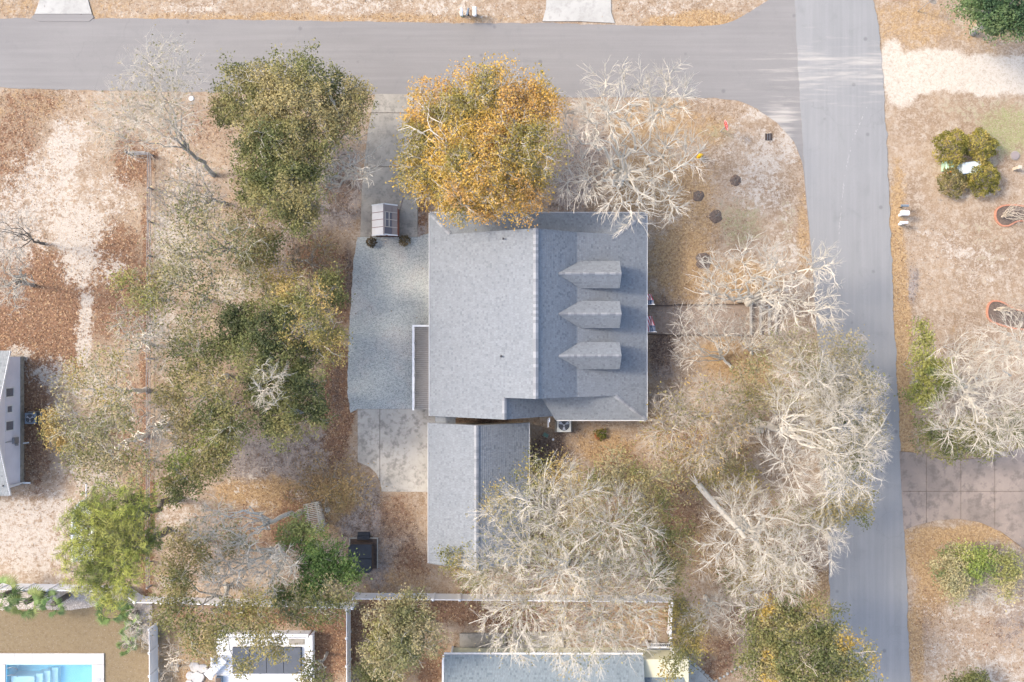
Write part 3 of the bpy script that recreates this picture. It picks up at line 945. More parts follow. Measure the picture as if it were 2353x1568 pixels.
# west slope (one plane, with the rear wing continuing it south)
pl_w1 = [(xw, yr_n, EZ), (xr, yr_n, zr), (xr, yr_s, zr), (xw, yr_s, EZ)]
pl_w2 = [(xw, yr_s, EZ), (xg, yr_s, zg), (xg, yg, zg), (xw, yg, EZ)]
pl_w3 = [(xw, yr_n, EZ), (xw, yn, EZ), (hipn_w, yr_n, zs_n)]
pl_e1 = [(xr, yr_n, zr), (xb, yr_n, zb), (xb, yr_s, zb), (xr, yr_s, zr)]
pl_e2 = [(xb, yr_n, zb), (xe, yr_n, EZ), (xe, yr_s, EZ), (xb, yr_s, zb)]
pl_e3 = [(hipn_e, yr_n, zs_n), (xe, yn, EZ), (xe, yr_n, EZ)]
pl_e4 = [(hips_e, yr_s, zs_s), (xe, yr_s, EZ), (xe, ys, EZ)]
pl_n = [(xw, yn, EZ), (xe, yn, EZ), (hipn_e, yr_n, zs_n), (hipn_w, yr_n, zs_n)]
xv_b = xg + 3.55                        # foot of the steep wing slope
sgw = (zg - EZ) / 3.45
def valley(y): return xg + (zg - (EZ + (y - ys) * ss)) / sgw
def wing_z(x): return zg - (x - xg) * sgw
pl_s = [(valley(yr_s), yr_s, zs_s), (hips_e, yr_s, zs_s), (xe, ys, EZ), (valley(ys), ys, EZ)]
pl_g = [(xg, yr_s, zg), (xg, yg, zg), (valley(yg) + .05, yg, wing_z(valley(yg) + .05)), (valley(yr_s) + .05, yr_s, wing_z(valley(yr_s) + .05))]
planes = [pl_w1, pl_w2, pl_w3, pl_e1, pl_e2, pl_e3, pl_e4, pl_n, pl_s, pl_g]
for p in planes: r.slab(p, T)
roof = r.build('roof', MAT['roofdeck'], house)
# gable walls that close the ends
gw = MB()
gw.raw([(xw + .6, yr_n - .35, EZ - .2), (xe - .6, yr_n - .35, EZ - .2), (xb, yr_n - .35, zb - .2), (xr, yr_n - .35, zr - .2), (xw + .6, yr_n - .32, EZ - .2), (xe - .6, yr_n - .32, EZ - .2), (xb, yr_n - .32, zb - .2), (xr, yr_n - .32, zr - .2)],
       [(0, 3, 2, 1), (4, 5, 6, 7)])
gw.build('gable_wall', MAT['beige_siding'], house)
gw = MB()
gw.raw([(xg + .1, yr_s + .35, EZ - .2), (xe - .6, yr_s + .35, EZ - .2), (xb, yr_s + .35, zb - .2), (xr, yr_s + .35, zr - .2), (xg + .1, yr_s + .35, zg - .2)], [(0, 1, 2, 3, 4)])
gw.build('gable_wall', MAT['beige_siding'], house)
gw = MB()
gw.raw([(xw + .5, yg + .3, EZ - .2), (xv_b - .3, yg + .3, EZ - .2), (xg, yg + .3, zg - .2)], [(0, 1, 2)])
gw.build('gable_wall', MAT['beige_siding'], house)
tabs = []
for p in planes: tabs += tabs_on(p)
# dormers
dzr, dze, hwid, dfx = 6.07, 5.02, .88, 7.14
for yc in (4.40, 1.76, -.97):
    m = MB()
    tipx = xr + (zr - dzr) / ((zr - zb) / (xb - xr))
    backx = xb + .12
    zf = zb - (dfx - .15 - xb) * se_lo
    m.raw([(dfx - .15, yc - hwid + .1, zf - .3), (dfx - .15, yc + hwid - .1, zf - .3), (dfx - .15, yc + hwid - .1, dze + .1), (dfx - .15, yc, dzr - .1), (dfx - .15, yc - hwid + .1, dze + .1),
           (backx - 1, yc - hwid + .1, zb - .5), (backx - 1, yc + hwid - .1, zb - .5), (backx - 1, yc + hwid - .1, dze + .1), (backx - 1, yc, dzr - .1), (backx - 1, yc - hwid + .1, dze + .1)],
          [(0, 1, 2, 3, 4), (1, 6, 7, 2), (5, 0, 4, 9)])
    dm = m.build('dormer', MAT['beige_siding'], house)
    window_on(dm, (dfx - .15, yc, (zf + dze) / 2 + .1), .75, .75, (1, 0))
    up_t = (zr - zb) / (xb - xr)
    xe_b = xr + (zr - dze) / up_t if dze > zb else xb + (zb - dze) / se_lo
    dr = MB()
    pls = []
    for sgn in (1, -1):
        pl = [(tipx - .05, yc, dzr + .03), (xe_b - .05, yc + sgn * hwid, dze + .03), (dfx, yc + sgn * hwid, dze + .03), (dfx, yc, dzr + .03)]
        pls.append(pl)
        dr.slab(pl, .10)
    drf = dr.build('dormer_roof', MAT['roofdeck'], house)
    tb = []
    for pl in pls: tb += tabs_on(pl)
    lay(drf, tb, 60)
    caps(drf, (tipx + .05, yc, dzr + .05), (dfx, yc, dzr + .05), .10, .19)
lay(roof, tabs)
caps(roof, (xr, yr_s, zr + .05), (xr, yr_n, zr + .05), .17, .2)
caps(roof, (xg, yg, zg + .04), (xg, yr_s, zg + .04), .15, .2)
for a, b in (((xw, yn, EZ), (hipn_w, yr_n, zs_n)), ((xe, yn, EZ), (hipn_e, yr_n, zs_n)), ((xe, ys, EZ), (hips_e, yr_s, zs_s))):
    caps(roof, (a[0], a[1], a[2] + .03), (b[0], b[1], b[2] + .03), .13, .19, name='hip_cap', drop=.05)
gutter(roof, (xw, yg, EZ - .02), (xw, yn, EZ - .02), (-1, 0), .08)
gutter(roof, (xe, yn, EZ - .02), (xe, ys, EZ - .02), (1, 0), .09)
gutter(roof, (xw, yn, EZ - .02), (xe, yn, EZ - .02), (0, 1), .08)
gutter(roof, (xe, ys, EZ - .02), (xv_b, ys, EZ - .02), (0, -1), .08)
for (dx, dy) in ((1157, 549), (1152, 819)):
    zz = EZ + ((dx - CX) / S * .9 - xw) * sw
    x_, y_, _ = P(dx, dy, zz)
    m = MB().lathe((x_, y_, zz - .05), [(.09, 0), (.09, .06), (.045, .10), (.045, .34), (.03, .34)], 10)
    m.build('vent_pipe', MAT['metal_dark'], house)
# downspout elbow
x_, y_, _ = P(1262, 968, 2.8)
m = MB().box((x_, y_, 2.3), (.08, .08, 1.6)).box((x_ - .02, y_ - .25, 1.45), (.09, .6, .09)).box((x_, y_ + .1, 3.05), (.09, .3, .09))
m.build('downspout', MAT['trim'], house)

# ---------------- rear deck of the main house (bolted to it: a part with boards)
deck_o = thing('deck', 'narrow grey plank deck with white railing along the house back', 'deck', P(965, 845))
dx0, _, _ = P(951, 800, .9); dyt, dyb = P(0, 748, .9)[1], P(0, 941, .9)[1]
nb = 43
wbd = (dyt - dyb) / nb
for i in range(nb):
    g = random.uniform(-.003, .003)
    MB().box(((dx0 + xw + .5) / 2, dyb + (i + .5) * wbd, .88 + g), (xw + .5 - dx0, wbd - .012, .035)).build('deck_board', MAT['wood_grey'], deck_o)
MB().box(((dx0 + xw + .5) / 2, (dyt + dyb) / 2, .80), (xw + .4 - dx0, dyt - dyb - .1, .10)).build('joist_frame', MAT['wood_brown'], deck_o)
for i in range(6):
    yy = dyb + .08 + i * (dyt - dyb - .16) / 5
    MB().box((dx0 + .06, yy, .95), (.11, .11, 1.9)).build('post', MAT['trim'], deck_o)
    if i < 5:
        m = MB()
        for k in range(10):
            yk = yy + (k + .75) * (dyt - dyb - .16) / 5 / 10.6
            m.box((dx0 + .06, yk, 1.40), (.035, .035, .86))
        m.build('baluster_set', MAT['trim'], deck_o)
MB().box((dx0 + .06, (dyt + dyb) / 2, 1.88), (.14, dyt - dyb, .05)).build('handrail', MAT['trim'], deck_o)
MB().box((dx0 + .06, (dyt + dyb) / 2, 1.0), (.06, dyt - dyb, .06)).build('bottom_rail', MAT['trim'], deck_o)
MB().box(((dx0 + xw + .3) / 2, dyt - .05, 1.885), (xw + .3 - dx0, .13, .05)).build('handrail', MAT['trim'], deck_o)
m = MB()
for k in range(8):
    m.box((dx0 + .2 + k * .16, dyt - .05, 1.40), (.035, .035, .9))
m.build('baluster_set', MAT['trim'], deck_o)

# ---------------- garage
gxw, gxe, gyn, gys, gez = -5.74, 1.155, -5.63, -15.3, 2.7
gxr, gzr = -2.38, 4.7
garage = thing('garage', 'long grey shingled garage with plain gable roof behind the house', 'garage', ((gxw + gxe) / 2, (gyn + gys) / 2, 0))
gwl = MB().prism([(gxw + .35, gys + .3), (gxe - .35, gys + .3), (gxe - .35, gyn - .25), (gxw + .35, gyn - .25)], 0, gez - .05)
for yy in (gys + .3, gyn - .25):
    gwl.raw([(gxw + .35, yy, gez - .1), (gxe - .35, yy, gez - .1), (gxr, yy, gzr - .2)], [(0, 1, 2)])
gwall = gwl.build('wall', MAT['beige_siding'], garage)
for yy in (-7.6, -10.6):
    dd = MB().box((gxw + .33, yy, 1.1), (.06, 2.6, 2.15)).build('garage_door', MAT['trim'], gwall)
    for k in range(4):
        MB().box((gxw + .30, yy, .3 + k * .52), (.03, 2.5, .46)).build('door_panel', MAT['trim'], gwall)
window_on(gwall, (gxe - .35, -9, 1.6), 1.0, 1.0, (1, 0))
g1 = [(gxw, gyn, gez), (gxr, gyn, gzr), (gxr, gys, gzr), (gxw, gys, gez)]
g2 = [(gxr, gyn, gzr), (gxe, gyn, gez), (gxe, gys, gez), (gxr, gys, gzr)]
groof = MB().slab(g1, .14).slab(g2, .14).build('roof', MAT['roofdeck'], garage)
lay(groof, tabs_on(g1) + tabs_on(g2))
caps(groof, (gxr, gys, gzr + .04), (gxr, gyn, gzr + .04), .16, .2)
gutter(groof, (gxw, gys, gez - .02), (gxw, gyn, gez - .02), (-1, 0), .07)
gutter(groof, (gxe, gyn, gez - .02), (gxe, gys, gez - .02), (1, 0), .07)
fas = MB()
for yy in (gyn + .02, gys - .02):
    for a, b in (((gxw, gez), (gxr, gzr)), ((gxr, gzr), (gxe, gez))):
        fas.raw([(a[0], yy, a[1] - .18), (b[0], yy, b[1] - .18), (b[0], yy, b[1] + .01), (a[0], yy, a[1] + .01)], [(0, 1, 2, 3)])
fas.build('rake_board', MAT['trim'], garage)
# covered link between house and garage
lk = thing('breezeway', 'short shingled breezeway roof joining the house and the garage', 'breezeway', P(1020, 965))
lx0, lxr, lx1 = P(1000, 965, 2.9)[0], P(1024, 965, 3.1)[0], P(1046, 965, 2.9)[0]
lp1 = [(lx0, -4.95, 2.75), (lxr, -4.95, 3.05), (lxr, -5.95, 3.05), (lx0, -5.95, 2.75)]
lp2 = [(lxr, -4.95, 3.05), (lx1, -4.95, 2.75), (lx1, -5.95, 2.75), (lxr, -5.95, 3.05)]
lr = MB().slab(lp1, .1).slab(lp2, .1).build('roof', MAT['roofdeck'], lk)
lay(lr, tabs_on(lp1, lift=.002) + tabs_on(lp2, lift=.002), 80)
for xx in (lx0 + .1, lx1 - .1):
    MB().box((xx, -5.4, 1.33), (.12, .12, 2.66)).build('post', MAT['trim'], lk)

# ---------------- west neighbour: gable end
wx0 = P(54, 0)[0]
wyn, wys = P(0, 820)[1], P(0, 1112)[1]
wez, wzr = 2.45, 4.25
wyr = (wyn + wys) / 2
wn_ = thing('house', 'lilac white sided house with gable end and three small windows beyond the leafy sand', 'house', (wx0 - 3, wyr, 0))
m = MB()
m.raw([(wx0, wys, .45), (wx0, wyn, .45), (wx0, wyn, wez), (wx0, wyr, wzr - .1), (wx0, wys, wez), (wx0 - 9, wys, .45), (wx0 - 9, wyn, .45), (wx0 - 9, wyn, wez), (wx0 - 9, wyr, wzr - .1), (wx0 - 9, wys, wez)],
      [(0, 1, 2, 3, 4), (9, 8, 7, 6, 5), (1, 6, 7, 2), (0, 4, 9, 5)])
wwall = m.build('wall', MAT['siding'], wn_)
MB().box((wx0 - 4.45, wyr, .22), (9.0, wyn - wys + .06, .44)).build('foundation', MAT['conc_grey'], wn_)
m = MB()
for k in range(13):
    z_ = .55 + k * .15
    m.box((wx0 + .008, wyr, z_), (.016, wyn - wys, .012))
m.build('siding_laps', MAT['siding'], wwall)
for ya, yb in ((891, 913), (932, 949), (967, 990)):
    z0, z1 = 1.35, 2.35
    Y0, Y1 = P(0, ya, 1.8)[1], P(0, yb, 1.8)[1]
    h_ = .62 if ya == 932 else .95
    window_on(wwall, (wx0, (Y0 + Y1) / 2, 1.85), Y0 - Y1 - .1, h_, (1, 0), 'screen', False)
ox = wx0 + .32
w1 = [(ox, wyn + .45, wez - .1), (ox, wyr, wzr), (ox - 9.6, wyr, wzr), (ox - 9.6, wyn + .45, wez - .1)]
w2 = [(ox, wyr, wzr), (ox, wys - .45, wez - .1), (ox - 9.6, wys - .45, wez - .1), (ox - 9.6, wyr, wzr)]
wr = MB().slab(w1, .12).slab(w2, .12).build('roof', MAT['roofdeck'], wn_)
palec = [(.28, .29, .29), (.27, .28, .28), (.255, .266, .268), (.22, .23, .235)]
tb = [t for t in tabs_on(w1, cols=palec) + tabs_on(w2, cols=palec) if t[0][0][0] > -39.5]
lay(wr, tb, 200)
m = MB()
for a, b in ((w1[0], w1[1]), (w2[0], w2[1])):
    m.raw([(a[0] + .02, a[1], a[2] - .16), (b[0] + .02, b[1], b[2] - .16), (b[0] + .02, b[1], b[2] + .02), (a[0] + .02, a[1], a[2] + .02), (a[0] - .02, a[1], a[2] + .02), (b[0] - .02, b[1], b[2] + .02)], [(0, 1, 2, 3), (3, 2, 5, 4)])
m.build('rake_board', MAT['trim'], wn_)
x_, y_, _ = P(10, 1116, 2.5)
MB().lathe((x_, y_, 2.5), [(.05, 0), (.05, .25), (.03, .25)], 8).build('vent_pipe', MAT['metal_dark'], wn_)
m = MB().box((wx0 + .10, P(0, 1012, 1.2)[1], 1.25), (.16, .42, .6)); m.build('meter_box', MAT['metal_grey'], wn_)
m = MB().tube((wx0 + .02, P(0, 1021, 1)[1], 1.1), (wx0 + .18, P(0, 1021, 1)[1], 1.1), .11, .11, 12); m.build('meter_dial', MAT['metal_grey'], wn_)
m = MB().tube((wx0 + .06, P(0, 1012, 1)[1], 1.5), (wx0 + .06, P(0, 1012, 1)[1], 2.4), .03); m.build('conduit', MAT['metal_grey'], wn_)
m = MB().box((wx0 + .08, wys + .12, 1.2), (.09, .09, 2.3)).box((wx0 + .3, wys + .08, .1), (.5, .1, .1)); m.build('downspout', MAT['trim'], wn_)
m = MB().tube((wx0 + .1, P(0, 1018)[1], .25), (wx0 + .45, P(0, 1017)[1], .1), .04); m.build('dryer_vent', MAT['trim'], wn_)

# ---------------- south neighbour
sy = P(0, 1505, 2.6)[1]
sx0, sx1 = P(1020, 0, 2.6)[0], P(1478, 0, 2.6)[0]
sn_ = thing('house', 'cream sided house with blue grey shingle roof under the spreading bare oak', 'house', ((sx0 + sx1) / 2, sy - 3, 0))
swall = MB().prism([(sx0 + .5, sy - .35), (12.2, sy - .35), (12.2, sy - 9), (sx0 + .5, sy - 9)], 0, 2.5).build('wall', MAT['cream'], sn_)
m = MB()
for k in range(15): m.box(((sx0 + 12.6) / 2, sy - .342, .2 + k * .15), (12.2 - sx0 - .6, .016, .012))
m.build('siding_laps', MAT['cream'], swall)
window_on(swall, (P(1162, 0, 1.8)[0], sy - .35, 1.75), .55, .6, (0, 1), 'screen', False)
window_on(swall, (P(1440, 0, 1.8)[0], sy - .35, 1.5), 1.0, 1.1, (0, 1), 'screen')
window_on(swall, (P(1240, 0, 1.8)[0], sy - .35, 1.6), .9, .9, (0, 1), 'glass')
s1_ = [(sx0, sy, 2.6), (sx1, sy, 2.6), (sx1, sy - 5.2, 4.6), (sx0, sy - 5.2, 4.6)]
s2_ = [(sx0, sy - 5.2, 4.6), (sx1, sy - 5.2, 4.6), (sx1, sy - 10.4, 2.6), (sx0, sy - 10.4, 2.6)]
sx2 = P(1572, 0, 2.6)[0]
syb = P(0, 1557, 2.5)[1]
s3_ = [(sx1 + .02, syb, 2.5), (sx2, syb, 2.5), (sx2, syb - 3.6, 3.9), (sx1 + .02, syb - 3.6, 3.9)]
sr = MB().slab(s1_, .12).slab(s2_, .12).slab(s3_, .12).build('roof', MAT['roofdeck'], sn_)
bl = [(.225, .262, .28), (.217, .254, .272), (.205, .242, .262), (.17, .205, .225)]
tb = [t for t in tabs_on(s1_, cols=bl) + tabs_on(s3_, cols=bl) if t[0][0][1] > -26.5]
lay(sr, tb, 260)
gutter(sr, (sx0, sy, 2.58), (sx1, sy, 2.58), (0, 1), .13)
gutter(sr, (sx1, syb, 2.48), (sx2, syb, 2.48), (0, 1), .13)
MB().box((sx0 - .03, sy - 5, 3.55), (.06, 10, .02)).build('drip_edge', MAT['trim'], sn_)
m = MB(); m.raw([(sx0 - .09, sy, 2.5), (sx0 - .09, sy - 5.2, 4.5), (sx0 - .09, sy - 5.2, 4.64), (sx0 - .09, sy, 2.64), (sx0 + .03, sy - 5.2, 4.64), (sx0 + .03, sy, 2.64)], [(0, 1, 2, 3), (3, 2, 4, 5)])
m.build('rake_board', MAT['trim'], sn_)
MB().box((sx0 + .45, sy - .3, 1.3), (.12, .12, 2.5)).build('corner_post', MAT['trim'], sn_)
MB().box((sx0 + 2.6, sy + .2, .12), (3.3, 1.0, .2)).build('back_step', MAT['conc_grey'], sn_)
MB().box((sx0 + 6.6, sy + .25, .12), (3.6, 1.1, .2)).build('back_step', MAT['conc_grey'], sn_)
# side porch
sp = thing('porch', 'small railed porch with slate blue boards beside the cream house', 'porch', P(1512, 1520))
px_0, px_1, py_t, py_b = P(1487, 0, .6)[0], P(1541, 0, .6)[0], P(0, 1478, .6)[1], P(0, 1556, .6)[1]
MAT['slate_board'] = M('slate_board', (.23, .26, .29), (.17, .195, .22), 4, .8, .2, stretch=(1, 6, 1))
nbd = 17
seen_post = set()
for i in range(nbd):
    MB().box(((px_0 + px_1) / 2, py_b + (i + .5) * (py_t - py_b) / nbd, .57), (px_1 - px_0, (py_t - py_b) / nbd - .012, .04)).build('deck_board', MAT['slate_board'], sp)
for (ax, ay), (bx, by) in (((px_0, py_t), (px_1, py_t)), ((px_1, py_t), (px_1, py_b)), ((px_0 + .55, py_t - .9), (px_0 + .7, py_b))):
    L = math.hypot(bx - ax, by - ay); rz = math.atan2(by - ay, bx - ax)
    cx_, cy_ = (ax + bx) / 2, (ay + by) / 2
    MB().box((cx_, cy_, 1.5), (L, .12, .06), rz).build('handrail', MAT['trim'], sp)
    MB().box((cx_, cy_, .72), (L, .06, .06), rz).build('bottom_rail', MAT['trim'], sp)
    m = MB()
    k = int(L / .14)
    for i in range(k): m.box((ax + (bx - ax) * (i + .5) / k, ay + (by - ay) * (i + .5) / k, 1.1), (.035, .035, .75))
    m.build('baluster_set', MAT['trim'], sp)
    for tt in (0, 1):
        key = (round(ax + (bx - ax) * tt, 2), round(ay + (by - ay) * tt, 2))
        if key in seen_post: continue
        seen_post.add(key)
        MB().box((key[0], key[1], .8), (.135, .135, 1.6)).build('post', MAT['trim'], sp)

# ------------------------------------------------------------------ fences
def vinyl_fence(label, a, b, h=1.55, step=1.83, last=True):
    A, B = Vector(P(*a)), Vector(P(*b))
    L = (B - A).length
    n = max(1, round(L / step))
    rz = math.atan2(B.y - A.y, B.x - A.x)
    t = thing('vinyl_fence', label, 'fence', (A + B) / 2)
    d = (B - A).normalized()
    nrm = Vector((-d.y, d.x, 0))
    for i in range(n + 1):
        if i == n and not last: continue
        p = A + d * (L * i / n)
        m = MB().box((p.x, p.y, h / 2 + .02), (.135, .135, h + .04), rz)
        post = m.build('post', MAT['white'], t)
        MB().box((p.x, p.y, h + .075), (.17, .17, .07), rz, taper=.35).build('post_cap', MAT['white'], post)
    for i in range(n):
        p0 = A + d * (L * i / n + .07); p1 = A + d * (L * (i + 1) / n - .07)
        c = (p0 + p1) / 2; w = (p1 - p0).length
        m = MB()
        k = int(w / .152)
        for j in range(k):
            q = p0 + d * (w * (j + .5) / k)
            m.box((q.x, q.y, h / 2), (w / k - .006, .036, h - .16), rz)
        m.box((c.x, c.y, h / 2), (w, .012, h - .2), rz)
        m.build('panel', MAT['white'], t)
        for z in (.09, h - .045):
            MB().box((c.x, c.y, z), (w, .05, .13 if z < 1 else .09), rz).build('rail', MAT['white'], t)
    return t


vinyl_fence('white vinyl privacy fence between the sandy leaf yard and the palm bed', (-30, 1340), (296, 1347))
vinyl_fence('white vinyl privacy fence running behind the wooded yard from pool corner to arbor corner', (330, 1371), (818, 1384))
vinyl_fence('white vinyl privacy fence under the spreading bare oak behind the garage', (820, 1363), (1537, 1370))
vinyl_fence('short white vinyl fence return beside the small slate blue porch', (1538, 1374), (1534, 1452), 1.4)
vinyl_fence('white vinyl fence between the covered spa yard and the olive tree yard', (805, 1388), (806, 1640))
vinyl_fence('white vinyl fence between the swimming pool lawn and the covered spa deck', (362, 1432), (364, 1640))
vinyl_fence('short diagonal white vinyl fence linking the palm bed to the wooded yard', (298, 1349), (328, 1370), 1.5)

rf = thing('rail_fence', 'weathered grey wooden rail fence between the leafy yard and the wooded yard', 'fence', P(352, 850))
nodes = [(351, 358), (351, 436), (350, 512), (350, 590), (350, 668), (350, 746), (349, 824), (349, 902), (349, 980), (348, 1058), (348, 1136), (348, 1214), (348, 1290), (348, 1345)]
for i, q in enumerate(nodes):
    x_, y_, _ = P(*q)
    MB().box((x_, y_, .46), (.11, .11, .94), random.uniform(-.2, .2), taper=.9).build('post', MAT['fence_wood'], rf)
    if i:
        x0, y0, _ = P(*nodes[i - 1])
        for z in (.22, .52, .84):
            j = random.uniform(-.03, .03)
            m = MB().tube((x0 - .05 + j, y0, z + random.uniform(-.03, .03)), (x_ - .05 - j, y_, z + random.uniform(-.03, .03)), .032, .028, 6)
            m.build('rail', MAT['fence_wood'], rf)
rf2 = thing('rail_fence', 'short return of grey rail fence standing in red leaves', 'fence', P(322, 356))
pts_ = [(346, 357), (300, 357)]
x0, y0, _ = P(347, 356); x1, y1, _ = P(303, 357)
for z in (.3, .66, 1.0):
    MB().tube((x0, y0, z), (x1, y1, z), .06, .05, 6).build('rail', MAT['fence_wood'], rf2)
MB().box((x1, y1, .55), (.12, .12, 1.14)).build('post', MAT['fence_wood'], rf2)
MB().tube((x1, y1 + .05, .8), (x1 - .55, y1 + .42, .05), .06, .05, 6).build('brace', MAT['wood_brown'], rf2)


# ------------------------------------------------------------------ garden buildings
# shed on the concrete driveway
shx0, shx1 = P(855, 0, 1.7)[0], P(912, 0, 1.7)[0]
shyt, shyb = P(0, 472, 1.9)[1], P(0, 540, 1.9)[1]
shr = P(882, 0, 2.5)[0]
shed = thing('garden_shed', 'small garden shed with white and smoky roof panels on the driveway', 'shed', ((shx0 + shx1) / 2, (shyt + shyb) / 2, 0))
swl = MB().prism([(shx0 + .18, shyb + .12), (shx1 - .02, shyb + .12), (shx1 - .02, shyt - .1), (shx0 + .18, shyt - .1)], .12, 1.72)
for yy in (shyb + .12, shyt - .1):
    swl.raw([(shx0 + .18, yy, 1.7), (shx1 - .02, yy, 1.7), (shr, yy, 2.42)], [(0, 1, 2)])
shw = swl.build('wall', MAT['shed_red'], shed)
MB().box(((shx0 + shx1) / 2, (shyt + shyb) / 2, .06), (shx1 - shx0 - .1, shyt - shyb - .1, .12)).build('skid_base', MAT['wood_brown'], shed)
window_on(shw, (shx0 + .55, shyb + .12, 1.2), .4, .5, (0, -1), 'glass')
window_on(shw, (shx1 - .45, shyb + .12, 1.2), .4, .5, (0, -1), 'glass')
n4 = 4
for i in range(n4):
    ya = shyb + (shyt - shyb) * i / n4 + .02; yb_ = shyb + (shyt - shyb) * (i + 1) / n4 - .02
    MB().slab([(shx0, ya, 1.72), (shr - .03, ya, 2.48), (shr - .03, yb_, 2.48), (shx0, yb_, 1.72)], .03).build('roof_panel', MAT['panel_white'], shed)
    xm = shr + (shx1 - shr) * .62
    zm = 2.48 - (2.48 - 1.72) * .62
    for x0, x1, z0, z1, mt in ((shr + .03, xm - .01, 2.48, zm, 'panel_dark' if i < 3 else 'panel_mauve'), (xm + .01, shx1 + .03, zm, 1.70, 'panel_mauve')):
        MB().slab([(x0, ya, z0), (x1, ya, z1), (x1, yb_, z1), (x0, yb_, z0)], .03).build('roof_panel', MAT[mt], shed)
# frame lines
for k in range(1, n4):
    ya = shyb + (shyt - shyb) * k / n4
    MB().slab([(shx0, ya - .02, 1.715), (shr, ya - .02, 2.475), (shr, ya + .02, 2.475), (shx0, ya + .02, 1.715)], .04).build('batten', MAT['shed_red'], shed)
    MB().slab([(shr, ya - .025, 2.51), (shx1 + .03, ya - .025, 1.74), (shx1 + .03, ya + .025, 1.74), (shr, ya + .025, 2.51)], .05).build('batten', MAT['panel_edge'], shed)
ya, yb_ = shyb + (shyt - shyb) * .26, shyb + (shyt - shyb) * .76
xq = shr + .33
for x0 in (shr + .06, shr + .30):
    z0 = 2.5 - (x0 - shr) * .9
    MB().slab([(x0, ya, z0 + .02), (x0 + .06, ya, z0 - .03), (x0 + .06, yb_, z0 - .03), (x0, yb_, z0 + .02)], .04).build('skylight_frame', MAT['panel_edge'], shed)
MB().box((shr, (shyt + shyb) / 2, 2.505), (.10, shyt - shyb + .06, .06)).build('ridge_strip', MAT['panel_mauve'], shed)
for yy in (shyb - .02, shyt + .02):
    m = MB()
    m.slab([(shx0 - .03, yy - .04, 1.73), (shr, yy - .04, 2.54), (shr, yy + .04, 2.54), (shx0 - .03, yy + .04, 1.73)], .06)
    m.slab([(shr + .001, yy - .04, 2.54), (shx1 + .06, yy - .04, 1.73), (shx1 + .06, yy + .04, 1.73), (shr + .001, yy + .04, 2.54)], .06)
    m.build('rake_trim', MAT['trim'], shed)
# pole that leans between shed and tree
pl_ = thing('leaning_pole', 'grey wooden pole leaning beside the small garden shed', 'pole', P(918, 487))
a_ = P(918, 487); b_ = P(927, 455, 1.6)
MB().tube((a_[0], a_[1], .06), b_, .045, .04, 8).build('shaft', MAT['fence_wood'], pl_)

# hot tub on its small platform
ht = thing('hot_tub', 'black covered hot tub on a small timber platform in the back yard', 'hot tub', P(836, 1265))
c0, c1 = P(803, 1236), P(868, 1306)
hx0, hx1, hy0, hy1 = c0[0] + .05, c1[0], c1[1], c0[1]
npl = 10
for i in range(npl):
    ya = hy0 + (hy1 - hy0) * (i + .5) / npl
    MB().box(((hx0 + hx1) / 2, ya, .14), (hx1 - hx0 - .1, (hy1 - hy0) / npl - .012, .04)).build('platform_board', MAT['wood_brown'], ht)
MB().box(((hx0 + hx1) / 2, (hy0 + hy1) / 2, .06), (hx1 - hx0 - .06, hy1 - hy0 - .06, .11)).build('platform_base', MAT['soil'], ht)
for c, s_ in ((((hx0 + hx1) / 2, hy1, .10), (hx1 - hx0 + .06, .05, .2)), ((hx1, (hy0 + hy1) / 2, .10), (.05, hy1 - hy0 - .06, .2)), ((hx0, (hy0 + hy1) / 2, .10), (.05, hy1 - hy0 - .06, .2))):
    MB().box(c, s_).build('edge_board', MAT['wood_pale'], ht)
tx0, tx1, ty0, ty1 = hx0 + .02, hx1 - .28, hy0 - .12, hy1 - .27
ch = .2
tubp = [(tx0 + ch, ty1), (tx1 - .06, ty1), (tx1, ty1 - .06), (tx1, ty0 + ch), (tx1 - ch, ty0), (tx0 + ch, ty0), (tx0, ty0 + ch), (tx0, ty1 - ch)]
MB().prism(tubp, .16, .88).build('tub_shell', MAT['wood_brown'], ht)
cv = [(x * 1, y * 1) for x, y in tubp]
ymid = (ty0 + ty1) / 2
for lo in (0, 1):
    q = clip_half(cv, 0, 1 if lo else -1, (ymid - .004) if lo else -(ymid + .004))
    MB().prism(q, .885, .98, inset=.03).build('cover_half', MAT['black_cover'], ht)
MB().lathe((tx1 + .02, ty1 - .03, .88), [(.05, 0), (.06, .08), (.03, .12)], 10).build('cover_lifter', MAT['metal_dark'], ht)
st = thing('spa_steps', 'black plastic steps in front of the covered hot tub', 'steps', P(837, 1228))
a_ = P(823, 1221); b_ = P(850, 1236)
MB().box(((a_[0] + b_[0]) / 2, a_[1] - .16, .14), (b_[0] - a_[0], .24, .28)).build('tread', MAT['black_cover'], st)
MB().box(((a_[0] + b_[0]) / 2, a_[1] - .39, .24), (b_[0] - a_[0], .22, .48)).build('tread', MAT['black_cover'], st)

# slatted arbor
ar = thing('arbor', 'silvered wooden slatted arbor with bench on brown leaves', 'arbor', P(722, 1190))
ax0, ay0, _ = P(721, 1190, 2.1)
rz = math.radians(11)
cr, sr_ = math.cos(rz), math.sin(rz)
def arp(x, y): return ax0 + x * cr - y * sr_, ay0 + x * sr_ + y * cr
for sx in (-.34, .34):
    q = arp(sx, 0); MB().box((q[0], q[1], 2.05), (.05, 2.1, .12), rz).build('beam', MAT['wood_pale'], ar)
    for sy_ in (-.85, .85):
        q = arp(sx, sy_); MB().box((q[0], q[1], 1.0), (.09, .09, 2.0), rz).build('post', MAT['wood_pale'], ar)
for i in range(17):
    y = -1.02 + i * 2.04 / 16
    q = arp(random.uniform(-.02, .02), y)
    MB().box((q[0], q[1], 2.145), (1.12, .045, .07), rz + random.uniform(-.02, .02)).build('slat', MAT['wood_pale'], ar)
